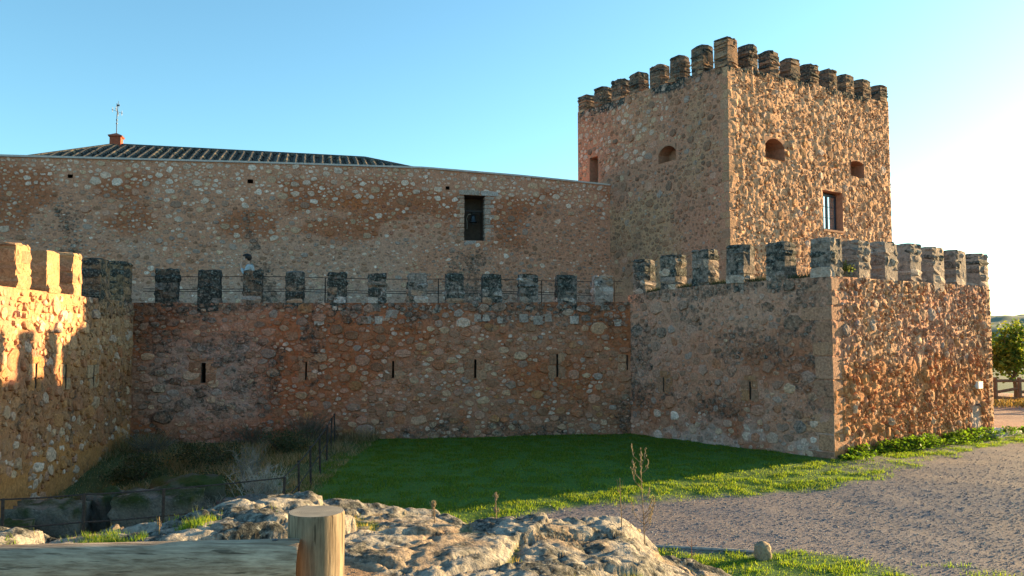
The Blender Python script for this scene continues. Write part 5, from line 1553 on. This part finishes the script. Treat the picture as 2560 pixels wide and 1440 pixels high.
def shrub(label, loc, rad, n, seed, cols):
    t = thing('shrub', label, 'shrub', loc)
    mb = MB(); r_ = random.Random(seed)
    for k in range(9):
        a = r_.uniform(0, 6.28)
        mb.tube([(0, 0, -0.05), (math.cos(a) * rad[0] * 0.4, math.sin(a) * rad[1] * 0.4, rad[2] * 0.8), (math.cos(a) * rad[0] * 0.7, math.sin(a) * rad[1] * 0.7, rad[2] * 1.4)], [0.012, 0.009, 0.004], 4, (0.12, 0.09, 0.06))
    mb.build('stems', M_DRY, t)
    v, q, c = leaf_cloud(n, (0, 0, rad[2] * 0.85), rad, 0.05, cols, seed, 0.3, 26)
    v[:, 2] = np.maximum(v[:, 2], 0.0)
    obj('foliage', mesh_np('foliage', v, quads=q, col=c), M_LEAF, t)
DK = [(0.06, 0.075, 0.035), (0.08, 0.09, 0.045), (0.11, 0.10, 0.06)]
shrub('dark olive shrub beside the left bastion in the moat', (-8.9, 19.6, GZ(-8.9, 19.6)), (0.75, 0.6, 0.38), 2200, 31, DK)
shrub('dark green shrub in the middle of the moat below the wide slit', (-7.6, 20.6, GZ(-7.6, 20.6)), (0.85, 0.7, 0.36), 2400, 32, DK)
shrub('dark green shrub by the far posts of the iron fence', (-6.0, 21.6, GZ(-6.0, 21.6)), (0.8, 0.7, 0.36), 2200, 33, DK)
shrub('low dull green shrub behind the mossy boulder', (-6.9, 18.3, GZ(-6.9, 18.3)), (0.7, 0.55, 0.32), 1900, 34, DK)

# ---- dry weeds on the rock ------------------------------------------------
def weed(label, loc, h, seed, nside, col=(0.26, 0.17, 0.10), seeds=True):
    r_ = random.Random(seed)
    t = thing('dry_weed', label, 'weed', loc)
    mb = MB()
    pts = [(0, 0, -0.03), (-0.012 * h, 0, h * 0.3), (-0.03 * h, 0.01, h * 0.65), (-0.035 * h, 0, h)]
    mb.tube(pts, [0.006, 0.005, 0.004, 0.002], 5, col)
    heads = MB()
    for k in range(nside):
        tt = r_.uniform(0.12, 0.85); z0 = h * tt
        a = r_.choice((0, math.pi)) + r_.gauss(0, 0.7); L = h * r_.uniform(0.12, 0.3)
        b0 = Vector((-0.03 * h * tt, 0, z0)); e = b0 + Vector((math.cos(a) * L * 0.45, math.sin(a) * L * 0.45, L * 0.8))
        md = b0.lerp(e, 0.5) + Vector((math.cos(a) * L * 0.1, math.sin(a) * L * 0.1, -0.02))
        mb.tube([b0, md, e], [0.0035, 0.0025, 0.0015], 4, col)
        if seeds:
            for j in range(9):
                p = md.lerp(e, j / 8) + Vector((r_.gauss(0, 0.006), r_.gauss(0, 0.006), 0))
                heads.tube([p, p + Vector((r_.gauss(0, 0.006), r_.gauss(0, 0.006), 0.018))], [0.005, 0.002], 4, (0.30, 0.21, 0.12))
    if seeds:
        for j in range(26):
            p = Vector((-0.035 * h + r_.gauss(0, 0.007), r_.gauss(0, 0.007), h * r_.uniform(0.72, 1.0)))
            heads.tube([p, p + Vector((r_.gauss(0, 0.006), 0, 0.02))], [0.006, 0.002], 4, (0.30, 0.21, 0.12))
    mb.build('stem', M_DRY, t)
    if seeds: tag(heads.build('seed_heads', M_DRY, t), kind='stuff')
SZ = lambda x, y: float(rock_z(np.array(float(x)), np.array(float(y)))[0])
weed('tall dry brown weed stalk with seed heads on the rock edge', (1.32, 8.2, SZ(1.32, 8.2)), 0.95, 1, 16)
weed('short thin dry stalk leaning beside the tall weed', (1.10, 8.25, SZ(1.10, 8.25)), 0.5, 2, 9, seeds=False)
weed('wispy reddish dry stem on the slope between rock and gravel', (1.95, 8.9, SZ(1.95, 8.9)), 0.42, 3, 9, (0.30, 0.15, 0.09), False)
weed('small dry grass stalk on the rock crest near the log post', (-0.15, 7.9, SZ(-0.15, 7.9)), 0.24, 4, 4)
weed('two-forked dry straw on the rock crest', (-0.72, 7.7, SZ(-0.72, 7.7)), 0.2, 5, 3)
weed('dry straw tuft stalk at the left end of the rock', (-2.65, 6.2, SZ(-2.65, 6.2)), 0.14, 6, 5, (0.32, 0.2, 0.1), False)

# ---- small things at the far corner of the bastion -------------------------
def face_thing(name, label, cat, face, s, z, d):
    p = face.P(s, z, d)
    return thing(name, label, cat, tuple(p), math.atan2(face.dir[1], face.dir[0]))
nb = face_thing('notice_box', 'small white box fixed to the sunlit bastion face', 'box', F_BR, 8.25, 1.46, 0.0)
mb = MB(); mb.box((-0.15, -0.13, 0.0), (0.15, 0.02, 0.20)); mb.build('body', M_WHITE, nb)
mb = MB(); mb.box((-0.155, -0.136, 0.205), (0.155, 0.02, 0.22)); mb.build('lid', M_WHITE, nb)
tp = face_thing('water_pipe', 'short grey pipe end on the cement patch under the white box', 'pipe', F_BR, 8.2, 0.95, 0.0)
mb = MB(); mb.tube([(0, 0.03, 0), (0, -0.10, 0), (0, -0.13, -0.05)], 0.022, 8); mb.build('spout', M_IRONGREY, tp)
mb = MB(); mb.lathe([(0, 0.02), (0.035, 0.025), (0.035, 0.04), (0, 0.045)], 8, None, (0, -0.07, 0)); mb.build('handle', M_IRONGREY, tp)
slabp = F_BR.P(8.75, 0, 0.42)
sl_ = boulder('stone_slab', 'flat grey stone slab on the ground at the bastion corner', 'slab', (slabp[0], slabp[1], -0.05), (1.9, 0.6, 0.16), R(38), 15, (0.34, 0.30, 0.26), None, 0.1, 0.92, amp=0.03)
def tray(label, s, d, w, l_, h, z):
    t = face_thing('plastic_tray', label, 'tray', F_BR, s, z, d)
    mb = MB(); mb.box((-w / 2, -l_ / 2, 0), (w / 2, l_ / 2, 0.012)); mb.build('bottom', M_WHITE, t)
    mb = MB()
    for (a, b, c, d2) in ((-w / 2, -l_ / 2, w / 2, -l_ / 2 + 0.012), (-w / 2, l_ / 2 - 0.012, w / 2, l_ / 2), (-w / 2, -l_ / 2 + 0.012, -w / 2 + 0.012, l_ / 2 - 0.012), (w / 2 - 0.012, -l_ / 2 + 0.012, w / 2, l_ / 2 - 0.012)):
        mb.box((a, b, 0.012), (c, d2, h))
    mb.build('rim', M_WHITE, t)
tray('small white plastic tub beside the stone slab', 7.45, 0.35, 0.18, 0.16, 0.13, 0.0)
tray('wide low white tray on the near end of the slab', 8.15, 0.38, 0.30, 0.24, 0.09, 0.09)
tray('white open tray on the middle of the slab', 8.85, 0.34, 0.30, 0.22, 0.12, 0.09)

es = thing('edging_strip', 'thin grey edging strip between gravel and the near grass', 'edging', (2.6, 13.05, -0.25))
mb = MB(); pp = [(-1.3, 0.28), (-0.45, 0.05), (0.4, -0.12), (1.15, -0.3)]
for (a, b) in zip(pp[:-1], pp[1:]):
    za = GZ(2.6 + a[0], 13.05 + a[1]) + 0.25; zb_ = GZ(2.6 + b[0], 13.05 + b[1]) + 0.25
    mb.tube([(a[0], a[1], za + 0.02), (b[0], b[1], zb_ + 0.02)], 0.03, 6)
mb.build('strip', plain_mat('grey_edging', (0.30, 0.27, 0.25), 0.9), es)
# plant growing between two merlons
pf = F_BR.P(1.0, 4.6, -0.15)
wp = thing('wall_plant', 'wispy yellow green plant growing between merlons of the bastion', 'plant', tuple(pf))
v, q, c = leaf_cloud(420, (0, 0, 0.22), (0.2, 0.2, 0.24), 0.05, [(0.16, 0.17, 0.06), (0.22, 0.19, 0.08), (0.10, 0.12, 0.04)], 44, 0.2, 14)
obj('foliage', mesh_np('foliage', v, quads=q, col=c), M_LEAF, wp)
mb = MB()
for k in range(8):
    a = k * 0.8; mb.tube([(0, 0, 0), (math.cos(a) * 0.07, math.sin(a) * 0.07, 0.2), (math.cos(a) * 0.16, math.sin(a) * 0.16, 0.36)], [0.006, 0.005, 0.002], 4, (0.2, 0.16, 0.08))
mb.build('stems', M_DRY, wp)

# ---- person on the wall walk ----------------------------------------------
def skin_mesh(name, nodes, edges, mat, parent, root=0, sub=2):
    bm = bmesh.new()
    lay = bm.verts.layers.skin.verify()
    vs2 = []
    for k, (co, r) in enumerate(nodes):
        v = bm.verts.new(co); sk = v[lay]
        sk.radius = (r, r) if not isinstance(r, tuple) else r
        sk.use_root = (k == root)
        vs2.append(v)
    for a, b in edges: bm.edges.new((vs2[a], vs2[b]))
    me = bpy.data.meshes.new(name); bm.to_mesh(me); bm.free()
    o = obj(name, me, mat, parent)
    m1 = o.modifiers.new('skin', 'SKIN'); m1.use_smooth_shade = True
    m2 = o.modifiers.new('sub', 'SUBSURF'); m2.levels = sub; m2.render_levels = sub
    return o
M_SKIN = plain_mat('skin', (0.46, 0.27, 0.20), 0.6, 0, 0.05, 20, 0)
M_HOOD = plain_mat('pale_grey_hoodie', (0.36, 0.385, 0.41), 0.9, 0, 0.12, 20, 0.3)
M_JEANS = plain_mat('dark_trousers', (0.035, 0.04, 0.06), 0.9, 0, 0.15, 30, 0.2)
M_HAIR = plain_mat('black_hair', (0.012, 0.010, 0.010), 0.6, 0, 0.2, 60, 0.3)
M_SHOE = plain_mat('dark_shoes', (0.03, 0.03, 0.03), 0.7)
# stands on the terrace facing left along the wall; local +Y is forward
per = thing('person', 'person in a pale grey hoodie walking with bowed head behind the merlons', 'person', (-8.12, 25.15, 3.86), R(97))
N = [((0, 0, 0.93), (0.13, 0.10)), ((0, 0.0, 1.12), (0.125, 0.09)), ((0, 0.02, 1.30), (0.14, 0.10)), ((0, 0.05, 1.44), (0.07, 0.06)), ((0, 0.08, 1.50), 0.056), ((0, 0.125, 1.57), (0.078, 0.088)), ((0, 0.13, 1.655), (0.088, 0.105)),  # 6 head
     ((0.17, 0.02, 1.38), 0.055), ((0.21, 0.03, 1.12), 0.045), ((0.20, 0.10, 0.90), 0.034), ((0.195, 0.13, 0.83), (0.022, 0.038)),   # 10 hand hanging
     ((-0.17, 0.03, 1.38), 0.055), ((-0.20, 0.14, 1.14), 0.045), ((-0.09, 0.27, 1.36), 0.033), ((-0.04, 0.28, 1.46), (0.022, 0.036)),     # 14 hand at the mouth
     ((0.09, 0.0, 0.86), 0.085), ((0.095, 0.05, 0.48), 0.062), ((0.10, 0.02, 0.10), 0.042), ((0.10, 0.16, 0.03), (0.04, 0.028)),
     ((-0.09, 0.0, 0.86), 0.085), ((-0.095, -0.02, 0.48), 0.062), ((-0.10, -0.12, 0.10), 0.042), ((-0.10, 0.02, 0.03), (0.04, 0.028)),
     ((0, 0.243, 1.60), 0.014), ((0, 0.125, 1.735), (0.07, 0.08)), ((0.094, 0.12, 1.615), 0.016), ((-0.094, 0.12, 1.615), 0.016)]
E_ = [(0, 1), (1, 2), (2, 3), (3, 4), (4, 5), (5, 6), (2, 7), (7, 8), (8, 9), (9, 10), (2, 11), (11, 12), (12, 13), (13, 14), (0, 15), (15, 16), (16, 17), (17, 18), (0, 19), (19, 20), (20, 21), (21, 22), (6, 23), (6, 24), (6, 25), (6, 26)]
def fingers(nodes, edges, hand, base, along, side, lens):
    along, side = Vector(along).normalized(), Vector(side).normalized()
    curl = along.cross(side)
    for k, L in enumerate(lens):
        o_ = Vector(base) + side * (0.030 - 0.020 * k) + along * 0.02
        a = len(nodes)
        nodes.append((tuple(o_ + along * L * 0.5), 0.009)); nodes.append((tuple(o_ + along * L * 0.9 + curl * 0.02), 0.007))
        edges += [(hand, a), (a, a + 1)]
    o_ = Vector(base) + side * 0.045
    a = len(nodes)
    nodes.append((tuple(o_ + along * 0.0 + curl * 0.01), 0.010)); nodes.append((tuple(o_ + along * 0.035 + side * 0.01 + curl * 0.02), 0.008))
    edges += [(hand, a), (a, a + 1)]
fingers(N, E_, 10, (0.195, 0.14, 0.80), (0, 0.25, -1), (0, 1, 0.2), (0.075, 0.085, 0.08, 0.065))
fingers(N, E_, 14, (-0.03, 0.275, 1.48), (0.25, -0.15, 1), (0.3, -1, 0), (0.065, 0.07, 0.065, 0.055))
skin_mesh('body', N, E_, M_SKIN, per)
skin_mesh('hoodie', [((0, 0, 0.90), (0.165, 0.125)), ((0, 0, 1.12), (0.165, 0.125)), ((0, 0.02, 1.31), (0.18, 0.13)), ((0, 0.03, 1.42), (0.12, 0.105)), ((0, 0.055, 1.475), (0.09, 0.085)), 
    ((0.18, 0.02, 1.38), 0.085), ((0.22, 0.03, 1.12), 0.068), ((0.205, 0.10, 0.92), 0.05), ((-0.18, 0.03, 1.38), 0.085), ((-0.21, 0.14, 1.14), 0.068), ((-0.105, 0.255, 1.33), 0.048)],
    [(0, 1), (1, 2), (2, 3), (3, 4), (2, 5), (5, 6), (6, 7), (2, 8), (8, 9), (9, 10)], M_HOOD, per)
skin_mesh('trousers', [((0, 0, 0.95), (0.16, 0.12)), ((0.09, 0.0, 0.84), 0.105), ((0.095, 0.05, 0.48), 0.08), ((0.10, 0.02, 0.10), 0.065), ((-0.09, 0.0, 0.84), 0.105), ((-0.095, -0.02, 0.48), 0.08), ((-0.10, -0.12, 0.10), 0.065)],
    [(0, 1), (1, 2), (2, 3), (0, 4), (4, 5), (5, 6)], M_JEANS, per)
bm = bmesh.new()
bmesh.ops.create_uvsphere(bm, u_segments=24, v_segments=16, radius=1.0)
for v in bm.verts:
    nz_ = 1 + 0.10 * (float(fbm(v.co.x * 5 + 3, v.co.y * 5 + v.co.z * 4, 3, 7)) - 0.5) * 2
    v.co = Vector((v.co.x * 0.098 * nz_, 0.118 + v.co.y * 0.122 * nz_, 1.675 + v.co.z * 0.108 * nz_))
bmesh.ops.delete(bm, geom=[v for v in bm.verts if (v.co.y > 0.15 and v.co.z < 1.70) or (v.co.y > 0.10 and v.co.z < 1.63) or v.co.z < 1.585], context='VERTS')
me = bpy.data.meshes.new('hair'); bm.to_mesh(me); bm.free()
me.polygons.foreach_set('use_smooth', [True] * len(me.polygons))
ho = obj('hair', me, M_HAIR, per); so = ho.modifiers.new('solid', 'SOLIDIFY'); so.thickness = 0.02; so.offset = 1
for sx in (-1, 1):
    mb = MB(); mb.lathe([(0, -0.012), (0.010, -0.006), (0.012, 0.0), (0.010, 0.006), (0, 0.012)], 10, None, (sx * 0.035, 0.222, 1.645)); mb.build('eye', M_HAIR, per, smooth=True)
mb = MB(); mb.box((-0.025, 0.205, 1.553), (0.025, 0.222, 1.561)); mb.build('mouth', plain_mat('lips', (0.32, 0.14, 0.12), 0.6, 0, 0.05, 20, 0), per)
for sx, yy in ((0.10, 0.06), (-0.10, -0.07)):
    mb = MB(); mb.box((sx - 0.05, yy - 0.12, 0.0), (sx + 0.05, yy + 0.17, 0.035)); mb.tube([(sx, yy - 0.07, 0.06), (sx, yy + 0.05, 0.055), (sx, yy + 0.14, 0.045)], [0.05, 0.045, 0.038], 8); mb.build('shoe', M_SHOE, per)
